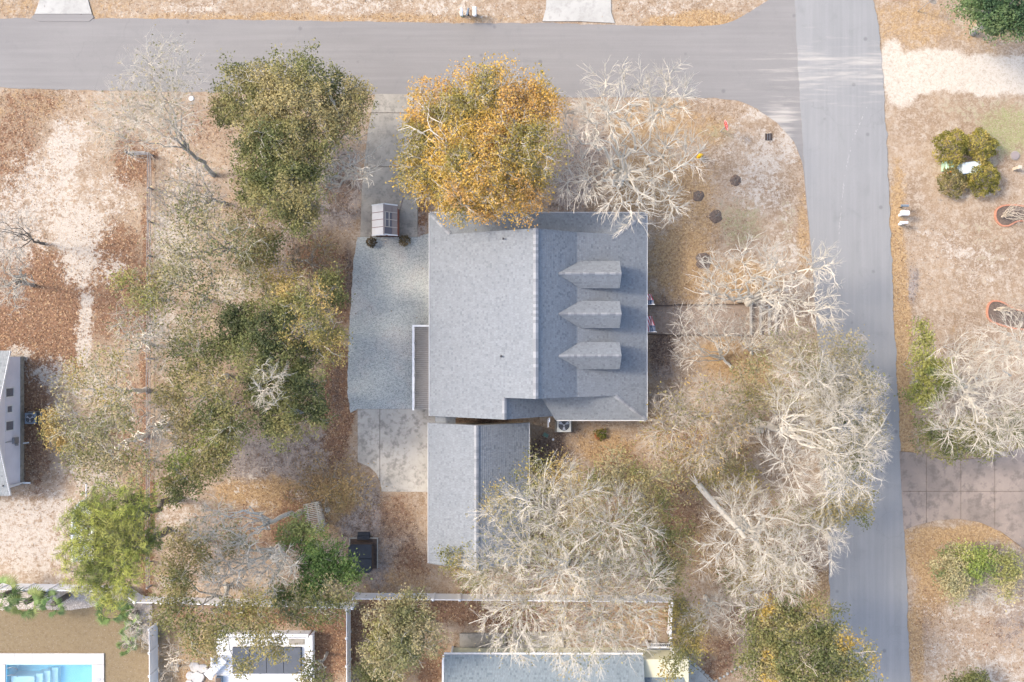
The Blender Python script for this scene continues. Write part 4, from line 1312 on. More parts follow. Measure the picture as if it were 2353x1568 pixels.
for i in range(4):
    q = arp(.22 - i * .11, 0); MB().box((q[0], q[1], .45), (.095, 1.65, .03), rz).build('seat_board', MAT['wood_grey'], ar)
for i in range(3):
    q = arp(.36, 0); MB().box((q[0], q[1], .68 + i * .16), (.03, 1.65, .11), rz).build('back_board', MAT['wood_grey'], ar)

# lids, covers, drain
def lid(name, label, dx, dy, r, mat, z=.05, cat='lid'):
    x, y, _ = P(dx, dy)
    t = thing(name, label, cat, (x, y, 0))
    MB().lathe((x, y, -.02), [(r * 1.12, 0), (r * 1.12, z * .7 + .02), (r * 1.02, z * .8 + .02)], 20).build('rim', MAT['conc_grey'], t)
    MB().lathe((x, y, z * .8), [(r, 0), (r, .02), (r * .9, .035), (.02, .04)], 20).build('cover', mat, t)


lid('septic_lid', 'round pale concrete lid beside the slatted arbor', 753, 1172, .19, MAT['conc_pale'])
lid('cleanout_cap', 'small round white cap beside a green box lid', 1271, 1010, .08, MAT['white'])
lid('manhole_cover', 'round two tone lid on the grass near trimmed shrubs', 2332, 358, .30, MAT['panel_mauve'])
lid('manhole_cover', 'round white cap on bare ground beside the grey tree at the road edge', 440, 227, .17, MAT['white'])
t = thing('valve_box', 'small green rectangular valve box lid beside the air conditioner', 'lid', P(1254, 1000))
x_, y_, _ = P(1254, 1000)
MB().box((x_, y_, .03), (.42, .30, .06), -.5).build('frame', MAT['conc_grey'], t)
MB().box((x_, y_, .065), (.36, .24, .03), -.5).build('cover', MAT['green_lid'], t)
t = thing('storm_drain', 'dark iron grate drain in the sandy corner verge', 'drain', P(1766, 315))
x_, y_, _ = P(1766, 315)
MB().box((x_, y_, .0), (.50, .50, .05)).build('pit', MAT['metal_dark'], t)
for k in range(7): MB().box((x_ - .21 + k * .07, y_, .045), (.035, .46, .04)).build('bar', MAT['wood_brown'], t)
for dx_ in (-.08, .08): MB().box((x_ + dx_, y_, .072), (.02, .48, .02)).build('cross_bar', MAT['metal_grey'], t)

# hydrant
hx_, hy_, _ = P(1606, 361)
t = thing('fire_hydrant', 'yellow fire hydrant under bare branches on the corner lawn', 'hydrant', (hx_, hy_, 0))
MB().lathe((hx_, hy_, 0), [(.17, 0), (.17, .05), (.11, .06), (.11, .45), (.15, .47), (.15, .52), (.12, .55)], 14).build('barrel', MAT['yellow'], t, smooth=False)
MB().lathe((hx_, hy_, .55), [(.13, 0), (.12, .06), (.08, .13), (.035, .16), (.035, .21)], 14).build('bonnet', MAT['yellow'], t)
for a in (0, math.pi / 2, math.pi):
    e = (hx_ + .19 * math.cos(a + .4), hy_ + .19 * math.sin(a + .4), .40)
    MB().tube((hx_, hy_, .40), e, .065, .065, 10).tube((e[0] - .03 * math.cos(a + .4), e[1] - .03 * math.sin(a + .4), .40), (e[0] + .02 * math.cos(a + .4), e[1] + .02 * math.sin(a + .4), .40), .08, .08, 8).build('outlet', MAT['yellow'], t)


# ------------------------------------------------------------------ air conditioners
def ac_unit(label, dx, dy, s, mat, top=.80, rz=0.0):
    x, y, _ = P(dx, dy, top)
    t = thing('air_conditioner', label, 'air conditioner', (x, y, 0))
    MB().box((x, y, .05), (s * 1.25, s * 1.15, .1)).build('pad', MAT['conc_grey'], t)
    m = MB().box((x, y, .1 + (top - .1) / 2), (s, s, top - .1))
    cs = m.build('case', MAT[mat], t, bevel=.03)
    m = MB()
    for k in range(12):
        z = .16 + k * (top - .28) / 12
        m.box((x, y, z), (s + .012, s + .012, .016))
    m.build('louvre', MAT['metal_dark'], t)
    MB().lathe((x, y, top - .002), [(s * .40, 0), (s * .40, .006), (.01, .008)], 24).build('fan_well', MAT['metal_dark'], t)
    m = MB()
    for k in range(3):
        a = k * 2.094 + .5
        p = [(x + .05 * math.cos(a), y + .05 * math.sin(a), top + .012), (x + s * .36 * math.cos(a - .3), y + s * .36 * math.sin(a - .3), top + .012), (x + s * .37 * math.cos(a + .35), y + s * .37 * math.sin(a + .35), top + .03)]
        m.raw(p, [(0, 1, 2)])
    m.build('fan_blade', MAT['metal_grey'], t)
    MB().lathe((x, y, top + .008), [(.06, 0), (.06, .03), (.02, .04)], 10).build('hub', MAT['metal_grey'], t)
    m = MB()
    for rr in (.14, .22, .30, .38):
        n = 20
        vs = []
        for q in range(n):
            a = 2 * math.pi * q / n
            for r_ in (rr * s, rr * s + .008):
                vs.append((x + r_ * math.cos(a), y + r_ * math.sin(a), top + .045))
        m.raw(vs, [(2 * q, 2 * q + 1, (2 * q + 3) % (2 * n), (2 * q + 2) % (2 * n)) for q in range(n)])
    m.build('guard', MAT['metal_grey'], t)


ac_unit('pale square air conditioner with round fan against the grey roofed house', 1296, 977, 1.0, 'ac_box', .85)
ac_unit('slate grey air conditioner beside the lilac white house wall', 69, 962, .78, 'ac_blue', .75)


# ------------------------------------------------------------------ mailboxes, signs, utility boxes
def mailbox(label, dx, dy, ang, box_mat, post_mat, wide=.2, long=.5, post=.1, group=None):
    x, y, _ = P(dx, dy)
    t = thing('mailbox', label, 'mailbox', (x, y, 0), group)
    c, s = math.cos(ang), math.sin(ang)
    MB().box((x, y, .48), (post, post, .96), ang).build('post', MAT[post_mat], t)
    MB().box((x + c * .12, y + s * .12, .95), (.46, .09, .07), ang).build('arm', MAT[post_mat], t)
    # barrel-topped body along ang
    prof = [(-wide / 2, 0), (wide / 2, 0), (wide / 2, wide * .55)] + [(wide / 2 * math.cos(a), wide * .55 + wide / 2 * math.sin(a)) for a in np.linspace(.4, math.pi - .4, 6)] + [(-wide / 2, wide * .55)]
    n = len(prof)
    vs = []
    for l in (-long / 2, long / 2):
        for u, z in prof: vs.append((x + c * (l + .1) - s * u, y + s * (l + .1) + c * u, .99 + z))
    m = MB(); m.raw(vs, [(i, (i + 1) % n, n + (i + 1) % n, n + i) for i in range(n)] + [tuple(reversed(range(n))), tuple(range(n, 2 * n))])
    m.build('box', MAT[box_mat], t)
    MB().box((x + c * (long / 2 + .115) , y + s * (long / 2 + .115), 1.10), (.02, wide * .9, .2), ang).build('door', MAT[box_mat], t)
    MB().box((x + s * (wide / 2 + .02), y - c * (wide / 2 + .02), 1.2), (.03, .015, .14), ang).build('flag', MAT['red'], t)


mailbox('white mailbox with pale green base beside the dark narrow one across the road', 1062, 37, -math.pi / 2, 'white', 'mint', .2, .5, .16)
mailbox('narrow dark blue grey mailbox standing between two pale ones across the road', 1077, 36, -math.pi / 2 - .2, 'ac_blue', 'metal_dark', .15, .5, .08)
mailbox('large white topped mailbox on a black post across the road', 1092, 36, -math.pi / 2, 'white', 'metal_dark', .27, .62, .2)
mailbox('slim dark grey mailbox by the cross street beside two white ones', 2068, 478, math.pi, 'ac_blue', 'metal_dark', .17, .5, .06)
mailbox('wide white mailbox by the cross street beside a slim dark one', 2067, 495, math.pi, 'white', 'trim', .34, .52, .18)
mailbox('small bright white mailbox on a thick white post by the cross street', 2066, 516, math.pi, 'white', 'white', .18, .5, .16)


def sign_post(label, dx, dy, face, octagon, h=2.6):
    x, y, _ = P(dx, dy)
    t = thing('stop_sign', label, 'sign', (x, y, 0))
    MB().box((x, y, h / 2), (.07, .05, h), face).build('post', MAT['metal_grey'] if not octagon else MAT['wood_pale'], t)
    c, s = math.cos(face), math.sin(face)       # facing direction
    def oct_(r, off, nm, mat, par):
        vs = []
        for d in (off, off + .006):
            for i in range(8):
                a = math.pi / 8 + i * math.pi / 4
                u, z = r * math.cos(a), r * math.sin(a)
                vs.append((x + c * d - s * u, y + s * d + c * u, h - .32 + z))
        m = MB(); m.raw(vs, [tuple(range(8)), tuple(reversed(range(8, 16)))] + [(i, (i + 1) % 8, 8 + (i + 1) % 8, 8 + i) for i in range(8)])
        return m.build(nm, mat, par)
    pl = oct_(.41, .04, 'plate', MAT['metal_grey'] if not octagon else MAT['white'], t)
    oct_(.38, .048, 'red_face', MAT['red'], pl)
    cu = bpy.data.curves.new('stop_text', 'FONT')
    cu.body = 'STOP'; cu.size = .28; cu.align_x = 'CENTER'; cu.align_y = 'CENTER'; cu.extrude = .002
    tmp = bpy.data.objects.new('tmp', cu); COL.objects.link(tmp)
    bpy.context.view_layer.update()
    me = bpy.data.meshes.new_from_object(tmp)
    V = np.array([v.co[:] for v in me.vertices])
    W = np.stack([x + c * (.058 + V[:, 2]) - s * V[:, 0], y + s * (.058 + V[:, 2]) + c * V[:, 0], h - .32 + V[:, 1]], 1) - ORG[t.name]
    me.vertices.foreach_set('co', W.astype(np.float32).ravel())
    bpy.data.objects.remove(tmp)
    link_mesh('lettering', me, MAT['white'], pl, None)


sign_post('red octagonal stop sign on a thin post in the corner lawn', 1655, 303, math.radians(198), True, 2.35)
sign_post('grey backed stop sign on a pale post by the sandy lane', 2109, 26, math.radians(40), False, 2.5)

# transformer, pedestal and marker among the trimmed shrubs
t = thing('utility_pedestal', 'pale green utility pedestal at the west side of trimmed shrubs', 'utility box', P(2172, 384))
x_, y_, _ = P(2172, 384)
MB().box((x_, y_, .35), (.62, .72, .7), taper=.9).build('case', MAT['mint'], t, bevel=.04)
MB().box((x_, y_, .72), (.60, .70, .05), taper=.8).build('cap', MAT['mint'], t)
t = thing('transformer_box', 'pale blue transformer cabinet between trimmed shrubs', 'utility box', P(2218, 388))
x_, y_, _ = P(2214, 390)
MB().box((x_ + .1, y_, .05), (1.8, 1.1, .1), .12).build('pad', MAT['conc_grey'], t)
MB().box((x_ + .2, y_, .5), (1.35, .8, .8), .12).build('cabinet', MAT['iceblue'], t, bevel=.05)
m = MB(); 
vs = [(x_ - .5, y_ - .45, .1), (x_ - .46, y_ + .33, .1), (x_ - .46, y_ + .33, .55), (x_ - .5, y_ - .45, .55), (x_ - .85, y_ - .5, .12), (x_ - .8, y_ + .3, .12)]
m.raw(vs, [(3, 2, 5, 4), (0, 3, 4), (1, 5, 2), (0, 4, 5, 1)])
m.build('sloped_hood', MAT['iceblue'], t)
t = thing('marker_post', 'white marker post with orange top beside trimmed shrubs', 'marker', P(2163, 404))
a_ = P(2163, 404); 
MB().tube((a_[0], a_[1], 0), (a_[0] + .12, a_[1] + .06, .75), .05, .05, 10).build('shaft', MAT['white'], t)
MB().tube((a_[0] + .12, a_[1] + .06, .75), (a_[0] + .2, a_[1] + .1, 1.08), .055, .05, 10).build('cap', MAT['orange'], t)
t = thing('tan_box', 'tan upright utility post on the grass by the round lid', 'utility box', P(2330, 389))
a_ = P(2330, 389)
MB().box((a_[0], a_[1], .4), (.2, .2, .8)).build('post', MAT['tan_plastic'], t)
MB().box((a_[0], a_[1], .83), (.26, .26, .07), taper=.7).build('cap', MAT['tan_plastic'], t)


# ------------------------------------------------------------------ national flags on the porch posts
def porch_flag(label, tip, fly, sway):
    tx_, ty_, tz_ = P(*tip)
    t = thing('flag', label, 'flag', (tx_ - .9, ty_, tz_ - .5), 'flags on the porch posts')
    a = Vector((tx_ - 1.05, ty_, tz_ - .62)); b = Vector((tx_ + .06, ty_, tz_ + .03))
    MB().tube(a, b, .016, .014, 8).build('pole', MAT['white'], t)
    MB().lathe((b.x, b.y, b.z), [(.01, -.03), (.03, 0), (.01, .03)], 8).build('finial', MAT['white'], t)
    nu, nv = 13, 12                        # stripes along the hoist, steps along the fly
    hoist = .78
    d = (a - b).normalized()
    V = np.zeros((nu + 1, nv + 1, 3))
    for i in range(nu + 1):
        for j in range(nv + 1):
            f = j / nv
            p = b + d * (.05 + hoist * i / nu)
            y = p.y + fly * f
            z = p.z - .62 * f ** 1.5 - .05 * math.sin(i * .9 + f * 5) * f
            x = p.x + sway * f + .06 * math.sin(i * .8 + f * 6) * f
            V[i, j] = (x, y, z)
    m = MB()
    idx = lambda i, j: i * (nv + 1) + j
    fs, mi = [], []
    for i in range(nu):
        for j in range(nv):
            fs.append((idx(i, j), idx(i + 1, j), idx(i + 1, j + 1), idx(i, j + 1)))
            mi.append(2 if (i < 7 and j < 5) else (0 if i % 2 == 0 else 1))
    m.v = [tuple(q) for q in V.reshape(-1, 3)]; m.f = fs; m.mi = mi
    cl = m.build('cloth', [MAT['red_cloth'], MAT['white_cloth'], MAT['blue_cloth']], t)
    sm = MB()
    for i in range(6):
        for j in range(5):
            u = .5 + i * 1.15 + .1; w_ = .5 + j * 1.0
            i0, j0 = int(u), int(min(w_, 4.4))
            q = V[i0, j0] * .25 + V[i0 + 1, j0] * .25 + V[i0, j0 + 1] * .25 + V[i0 + 1, j0 + 1] * .25
            sm.box((q[0], q[1], q[2] + .008), (.028, .028, .004))
    setp(sm.build('stars', MAT['white_cloth'], cl), kind='stuff')


porch_flag('striped flag with starred blue corner on the porch edge north of the front path', (1502, 700, 2.9), .75, -.05)
porch_flag('striped flag with starred blue corner hung out where the front path meets the porch', (1506, 763, 2.9), 1.1, -.12)

# ------------------------------------------------------------------ swimming pool yard
def water_mat():
    m, nt, bs = new_mat('pool_water')
    v = coords(nt)
    n = noise(nt, v, 3.5, 4, .5, .6)
    bs.inputs['Base Color'].default_value = (.80, .96, 1.0, 1)
    bs.inputs['Roughness'].default_value = .03
    bs.inputs['IOR'].default_value = 1.33
    bs.inputs['Transmission Weight'].default_value = .95
    bump(nt, n, .12, .03, bs)
    return m


MAT['water'] = water_mat()
MAT['pool_liner'] = M('blue_pool_liner', (.36, .72, .86), (.30, .66, .82), 1.0, .5)
wx_0, wy_0, _ = P(16, 1528); wx_1, wy_1, _ = P(211, 1660)
pool = thing('swimming_pool', 'bright blue rectangular swimming pool with underwater steps', 'pool', ((wx_0 + wx_1) / 2, wy_0 - .6, -1.5))
m = MB()
m.box(((wx_0 + wx_1) / 2, (wy_0 + wy_1) / 2, -1.45), (wx_1 - wx_0, wy_0 - wy_1, .1))
m.box((wx_0 - .05, (wy_0 + wy_1) / 2, -.7), (.1, wy_0 - wy_1, 1.4)).box((wx_1 + .05, (wy_0 + wy_1) / 2, -.7), (.1, wy_0 - wy_1, 1.4))
m.box(((wx_0 + wx_1) / 2, wy_0 + .05, -.7), (wx_1 - wx_0 + .2, .1, 1.4)).box(((wx_0 + wx_1) / 2, wy_1 - .05, -.7), (wx_1 - wx_0 + .2, .1, 1.4))
m.build('basin', MAT['pool_liner'], pool)
m = MB(); m.box(((wx_0 + wx_1) / 2, (wy_0 + wy_1) / 2, -.11), (wx_1 - wx_0 - .004, wy_0 - wy_1 - .004, .02))
MAT['step_white'] = M('pale_pool_step', (.62, .75, .80), (.55, .70, .77), 2, .5)
for k, (a, b, z) in enumerate(((20, 74, -.30), (74, 90, -.5), (90, 104, -.72), (104, 118, -.95))):
    x0, y0, _ = P(a, 1558 - k * 4); x1, y1, _ = P(b, 1660)
    MB().box(((x0 + x1) / 2, (y0 + y1) / 2, (z - 1.4) / 2), (x1 - x0 - .01, y0 - y1, z + 1.4)).build('pool_step', MAT['step_white'], pool)
m.build('water', MAT['water'], pool)
m = MB()
for y in (1536, 1553):
    q = [P(17, y, -.02), P(26, y - 2, .45), P(36, y, .3), P(40, y + 3, -.3)]
    for a, b in zip(q[:-1], q[1:]): m.tube(a, b, .025, .025, 8)
m.build('grab_rail', MAT['metal_grey'], pool)
pd_ = thing('pool_deck', 'x', 'x', P(120, 1512))
for k in ('label', 'category'): del pd_[k]
setp(pd_, kind='structure')
dk0, dk1 = P(-90, 0)[0], P(240, 0)[0]
dyt_, dyi = P(0, 1501)[1], P(0, 1526.5)[1]
step_ = (dk1 - dk0) / 8
for k in range(8):
    MB().box((dk0 + (k + .5) * step_, (dyt_ + dyi) / 2, .03), (step_ - .018, dyt_ - dyi - .01, .1)).build('paver', MAT['paver'], pd_)
xi = P(213, 0)[0]
for k in range(4):
    ya = dyi - k * 1.05
    MB().box(((xi + dk1) / 2, ya - .525, .03), (dk1 - xi - .012, 1.032, .1)).build('paver', MAT['paver'], pd_)
    xl = P(13.5, 0)[0]
    MB().box(((dk0 + xl) / 2, ya - .525, .03), (xl - dk0 - .012, 1.032, .1)).build('paver', MAT['paver'], pd_)
x_, y_, _ = P(227, 1561)
MB().box((x_, y_, .085), (.28, .28, .02)).build('skimmer_lid', MAT['metal_grey'], pd_)
# stone bed along the fence
bed_pts = [(-20, 1352), (310, 1362), (350, 1392), (350, 1455), (340, 1480), (326, 1470), (330, 1450), (322, 1432), (300, 1424), (285, 1408), (265, 1393), (235, 1389), (205, 1396), (165, 1402), (125, 1401), (60, 1400), (-20, 1402)]
bed = MB().prism(poly_m(bed_pts), -.05, .02).build('stone_bed', M('pale_bed', (.46, .40, .35), (.33, .285, .245), 12, .95))
setp(bed, kind='structure')
stones('white_stones', poly_m(bed_pts), 4200, .035, .075, [(.64, .58, .52), (.54, .48, .43), (.46, .40, .35), (.70, .65, .59)], bed, .02)


# fan palms
def palm(label, base, h, nf, seed, size=.85):
    rg = np.random.default_rng(seed)
    x, y, _ = P(*base)
    t = thing('fan_palm', label, 'palm', (x, y, 0), 'palms along the white fence')
    lean = Vector((rg.uniform(-.06, .06), rg.uniform(-.06, .06), 1))
    m = MB()
    prev = None
    n = 9
    for i in range(n):
        p0 = Vector((x, y, 0)) + lean * (h * i / n)
        p1 = Vector((x, y, 0)) + lean * (h * (i + 1) / n)
        m.tube(p0, p1, .20 + .02 * (i % 2), .17, 9)
    m.build('trunk', MAT['bark_palm'], t)
    top = Vector((x, y, 0)) + lean * h
    for k in range(nf):
        az = k * 2.399 + rg.uniform(-.3, .3)
        el = rg.uniform(-.5, 1.1)
        d = Vector((math.cos(az) * math.cos(el), math.sin(az) * math.cos(el), math.sin(el)))
        L = size * rg.uniform(.5, .75)
        e = top + d * L + Vector((0, 0, -.08))
        m = MB()
        g = np.array([(.14, .20, .07), (.18, .26, .08), (.26, .30, .10), (.10, .15, .05)])[rg.integers(0, 4)] * rg.uniform(.8, 1.2)
        m.tube(top, e, .014, .01, 4, col=tuple(g * 1.4))
        side = d.cross(Vector((0, 0, 1))).normalized()
        upv = side.cross(d)
        nb_ = 15
        for b in range(nb_):
            a = (b / (nb_ - 1) - .5) * 3.6
            bd = (d * math.cos(a) + side * math.sin(a)).normalized()
            bl_ = size * rg.uniform(.55, .75) * (1 - .18 * abs(a))
            w = side * math.cos(a) - d * math.sin(a)
            tip = e + bd * bl_ + Vector((0, 0, -.22 * bl_ - .05 * abs(a)))
            md = e + bd * bl_ * .5 + Vector((0, 0, .01))
            c = tuple(g * rg.uniform(.8, 1.3))
            m.raw([e, md - w * .042, tip, md + w * .042], [(0, 1, 2, 3)], c)
        m.build('frond', MAT['leaf'], t)


palm('fan palm with dark trunk beside the first fence panel, half hidden', (48, 1352), 2.6, 13, 1, 1.20)
palm('leafy fan palm leaning over the stone bed edge with splayed dark fronds', (100, 1362), 2.3, 12, 2, 1.14)
palm('small bright fan palm with few fronds at the curve of the stone bed', (158, 1368), 2.1, 7, 3, 0.90)
palm('low full fan palm below the overhanging pine', (270, 1388), 1.5, 12, 4, 1.14)
palm('small yellow green fan palm at the foot of the white side fence', (312, 1441), .9, 7, 5, 0.72)
palm('tiny fan palm near the pool paving and side fence', (296, 1478), .7, 7, 6, 0.72)
palm('tiny fan palm under grey twigs by the stone bed corner', (316, 1408), .8, 7, 8, 0.72)

# ------------------------------------------------------------------ raised white deck with covered swim spa
wd = thing('spa_deck', 'raised white board deck around a covered swim spa', 'deck', P(600, 1500))
zx = .55
def zp(x, y, z=zx): return P(x, y, z)
x0, y0, _ = zp(497, 1466); x1, y1, _ = zp(712, 1640)
nb = 34
cvx0, cvy0, _ = zp(536, 1486); cvx1, cvy1, _ = zp(693, 1546)
for i in range(nb):
    ya = y0 - (i + .5) * (y0 - y1) / nb
    hgt = (y0 - y1) / nb - .012
    if ya < cvy0 and ya > cvy1:
        MB().box(((x0 + cvx0) / 2 - .02, ya, zx - .02), (cvx0 - x0 - .04, hgt, .04)).build('deck_board', MAT['white'], wd)
        MB().box(((x1 + cvx1) / 2 + .02, ya, zx - .02), (x1 - cvx1 - .04, hgt, .04)).build('deck_board', MAT['white'], wd)
    else:
        MB().box(((x0 + x1) / 2, ya, zx - .02), (x1 - x0, hgt, .04)).build('deck_board', MAT['white'], wd)
MB().box(((x0 + x1) / 2, (y0 + y1) / 2, .24), (x1 - x0 - .05, y0 - y1 - .05, .46)).build('skirt', MAT['white'], wd)
# board wall on the north and east sides, railing on the west
for (ax, ay), (bx, by), hh in (((x0, y0 + .35), (x1, y0 + .35), .95), ((x1 + .2, y0 + .35), (x1 + .2, y1), .95)):
    L = math.hypot(bx - ax, by - ay); rz_ = math.atan2(by - ay, bx - ax)
    for k in range(5):
        MB().box(((ax + bx) / 2, (ay + by) / 2, .12 + k * .2), (L, .05, .185), rz_).build('wall_board', MAT['white'], wd)
    for q in range(5):
        f = q / 4 * .98 + .01
        MB().box((ax + (bx - ax) * f, ay + (by - ay) * f, .55), (.12, .12, 1.1), rz_).build('post', MAT['white'], wd)
    MB().box(((ax + bx) / 2, (ay + by) / 2, 1.13), (L, .22, .05), rz_).build('cap_rail', MAT['white'], wd)
ax, ay, bx, by = x0 - .05, P(0, 1505, .9)[1], x0 - .05, P(0, 1556, .9)[1]
MB().box((ax, (ay + by) / 2, 1.45), (.12, ay - by, .06)).build('cap_rail', MAT['white'], wd)
m = MB()
for k in range(12): m.box((ax, by + (ay - by) * (k + .5) / 12, 1.0), (.035, .035, .85))
m.build('baluster_set', MAT['white'], wd)
spa = thing('swim_spa', 'swim spa with four charcoal cover panels set in white decking', 'spa', P(614, 1516))
MB().box(((cvx0 + cvx1) / 2, (cvy0 + cvy1) / 2, .36), (cvx1 - cvx0 - .03, cvy0 - cvy1 - .03, .70)).build('shell', MAT['metal_dark'], spa)
for k in range(4):
    w = (cvx1 - cvx0) / 4
    MB().box((cvx0 + (k + .5) * w, (cvy0 + cvy1) / 2, .76), (w - .025, cvy0 - cvy1, .09), tilt=(.0, 0)).build('cover_panel', MAT['grey_cover'], spa, bevel=.02)
x_, y_, _ = zp(682, 1470)
t = thing('door_mat', 'grey textured mat on the white deck corner', 'mat', (x_, y_ - .15, zx))
MB().box((x_, y_ - .15, zx + .012), (1.15, .42, .02)).build('mat', MAT['conc_grey'], t)
# lounger, side chair, planter
def rot(cx, cy, a):
    c, s = math.cos(a), math.sin(a)
    return lambda x, y: (cx + x * c - y * s, cy + x * s + y * c)
x_, y_, _ = zp(500, 1530)
R_ = rot(x_, y_, math.radians(45))
t = thing('sun_lounger', 'white slatted lounger angled across the white deck', 'lounger', (x_, y_, zx))
for k in range(9):
    q = R_(-.85 + k * .2, 0)
    MB().box((q[0], q[1], zx + .33 + max(0, k - 6) * .08), (.185, .55, .025), math.radians(45)).build('slat', MAT['white'], t)
for s_ in (-1, 1):
    q = R_(-.05, s_ * .29); MB().box((q[0], q[1], zx + .30), (1.85, .045, .05), math.radians(45)).build('side_rail', MAT['metal_grey'], t)
    for xx in (-.8, .75):
        q = R_(xx, s_ * .27); MB().box((q[0], q[1], zx + .14), (.05, .05, .28), math.radians(45)).build('leg', MAT['metal_dark'], t)
x_, y_, _ = zp(496, 1515)
t = thing('side_table', 'small dark square table beside the white lounger', 'table', (x_, y_, zx))
MB().box((x_, y_, zx + .42), (.42, .42, .04), .1).build('top', MAT['ac_blue'], t)
for a, b in ((-.17, -.17), (.17, -.17), (.17, .17), (-.17, .17)):
    MB().box((x_ + a, y_ + b, zx + .2), (.04, .04, .4)).build('leg', MAT['metal_dark'], t)
x_, y_, _ = zp(506, 1566)
t = thing('planter_box', 'dark slate planter at the white deck steps', 'planter', (x_, y_ , zx))
MB().box((x_, y_, zx + .2), (.4, .8, .4), taper=1.05).build('box', MAT['ac_blue'], t)
MB().box((x_, y_, zx + .41), (.36, .76, .02)).build('soil', MAT['soil'], t)
# stepping stones of the round steps
t = thing('stone_steps', 'pale rounded stone slabs stepping up to the white deck', 'steps', P(455, 1550))
for k, (dx, dy, r) in enumerate(((448, 1532, .42), (466, 1536, .4), (438, 1552, .36), (455, 1556, .5), (436, 1572, .4))):
    x_, y_, _ = P(dx, dy)
    poly = [(x_ + r * random.uniform(.85, 1.1) * math.cos(a), y_ + r * random.uniform(.75, 1.0) * math.sin(a)) for a in np.linspace(0, 6.28, 12)[:-1]]
    MB().prism(poly, 0, .08 + .03 * k, inset=.03).build('slab', MAT['paver'], t)

# ------------------------------------------------------------------ boat on its trailer under the pine
bx_, byt, _ = P(190, 1150, .9); _, byb, _ = P(190, 1292, .9)
boat = thing('boat', 'white skiff on a trailer under the pine tree', 'boat', (bx_, (byt + byb) / 2, 0))
Lb = byt - byb
secs = []
for f, w, zt in ((0, .78, .95), (.25, .82, .95), (.5, .82, .98), (.7, .76, 1.02), (.84, .58, 1.08), (.94, .34, 1.12), (1.0, .05, 1.15)):
    y = byb + Lb * f
    kz = .42 + .35 * max(0, f - .6) ** 1.5
    secs.append([(bx_ - w, y, zt), (bx_ - w * .86, y, .62 + .2 * max(0, f - .6)), (bx_, y, kz), (bx_ + w * .86, y, .62 + .2 * max(0, f - .6)), (bx_ + w, y, zt),
                 (bx_ + w - .12 * min(1, w * 2), y, zt), (bx_ + (w - .12) * .8 if w > .2 else bx_, y, .68), (bx_ - (w - .12) * .8 if w > .2 else bx_, y, .68), (bx_ - w + .12 * min(1, w * 2), y, zt)])
vs = [p for s_ in secs for p in s_]; k = 9
fs = [(i * k + j, i * k + (j + 1) % k, (i + 1) * k + (j + 1) % k, (i + 1) * k + j) for i in range(len(secs) - 1) for j in range(k)] + [tuple(range(k)), tuple(reversed(range((len(secs) - 1) * k, len(secs) * k)))]
m = MB(); m.raw(vs, fs); m.build('hull', MAT['white'], boat)
for f in (.25, .55):
    MB().box((bx_, byb + Lb * f, .88), (1.35, .3, .05)).build('bench', MAT['iceblue'], boat)
MB().box((bx_, byb + Lb * .86, .99), (.7, .7, .04), taper=.5).build('bow_deck', MAT['white'], boat)
m = MB().box((bx_, byb + Lb * .5, .36), (.10, Lb * 1.05, .08)).box((bx_, byt + .5, .36), (.08, 1.2, .08)); m.build('trailer_tongue', MAT['metal_grey'], boat)
MB().box((bx_, byb + Lb * .35, .36), (1.7, .08, .08)).build('trailer_axle', MAT['metal_grey'], boat)
for s_ in (-1, 1):
    MB().tube((bx_ + s_ * .92, byb + Lb * .35, .3), (bx_ + s_ * 1.08, byb + Lb * .35, .3), .3, .3, 16).build('wheel', MAT['metal_dark'], boat)
MB().box((bx_, byt + .45, .75), (.09, .09, .75)).build('winch_post', MAT['white'], boat)

# ------------------------------------------------------------------ brick edged beds, mulch rings, logs
def brick_bed(label, pts, closed=False):
    cx_, cy_ = np.mean([p[0] for p in pts]), np.mean([p[1] for p in pts])
    t = thing('flower_bed', label, 'flower bed', P(cx_, cy_))
    MB().prism(poly_m(pts), -.03, .045).build('soil', MAT['soil'], t)
    q = [Vector((*P(*p)[:2], 0)) for p in pts]
    dist = 0; nxt = .1
    for i in range(len(q)):
        a, b = q[i], q[(i + 1) % len(q)]
        L = (b - a).length
        d = (b - a).normalized()
        while nxt < dist + L:
            p = a + d * (nxt - dist)
            if p.x < 38.2:
                MB().box((p.x, p.y, .05 + random.uniform(-.008, .01)), (.195, .11, .12), math.atan2(d.y, d.x) + random.uniform(-.05, .05)).build('brick', MAT['brick'], t)
            nxt += .205
        dist += L


def smooth(pts, n=3):
    p = np.array(pts, float)
    for _ in range(n):
        a = p; b = np.roll(p, -1, 0)
        p = np.empty((len(a) * 2, 2)); p[0::2] = a * .75 + b * .25; p[1::2] = a * .25 + b * .75
    return [tuple(x) for x in p]


brick_bed('kidney shaped bed edged in salmon brick near the trimmed shrubs', smooth([(2284, 500), (2290, 476), (2325, 470), (2370, 478), (2390, 500), (2365, 508), (2335, 508), (2318, 520), (2298, 520)], 2))
brick_bed('long bed edged in salmon brick beside the big bare tree', smooth([(2266, 715), (2274, 692), (2300, 692), (2330, 712), (2380, 720), (2390, 760), (2330, 756), (2290, 745), (2270, 735)], 2))


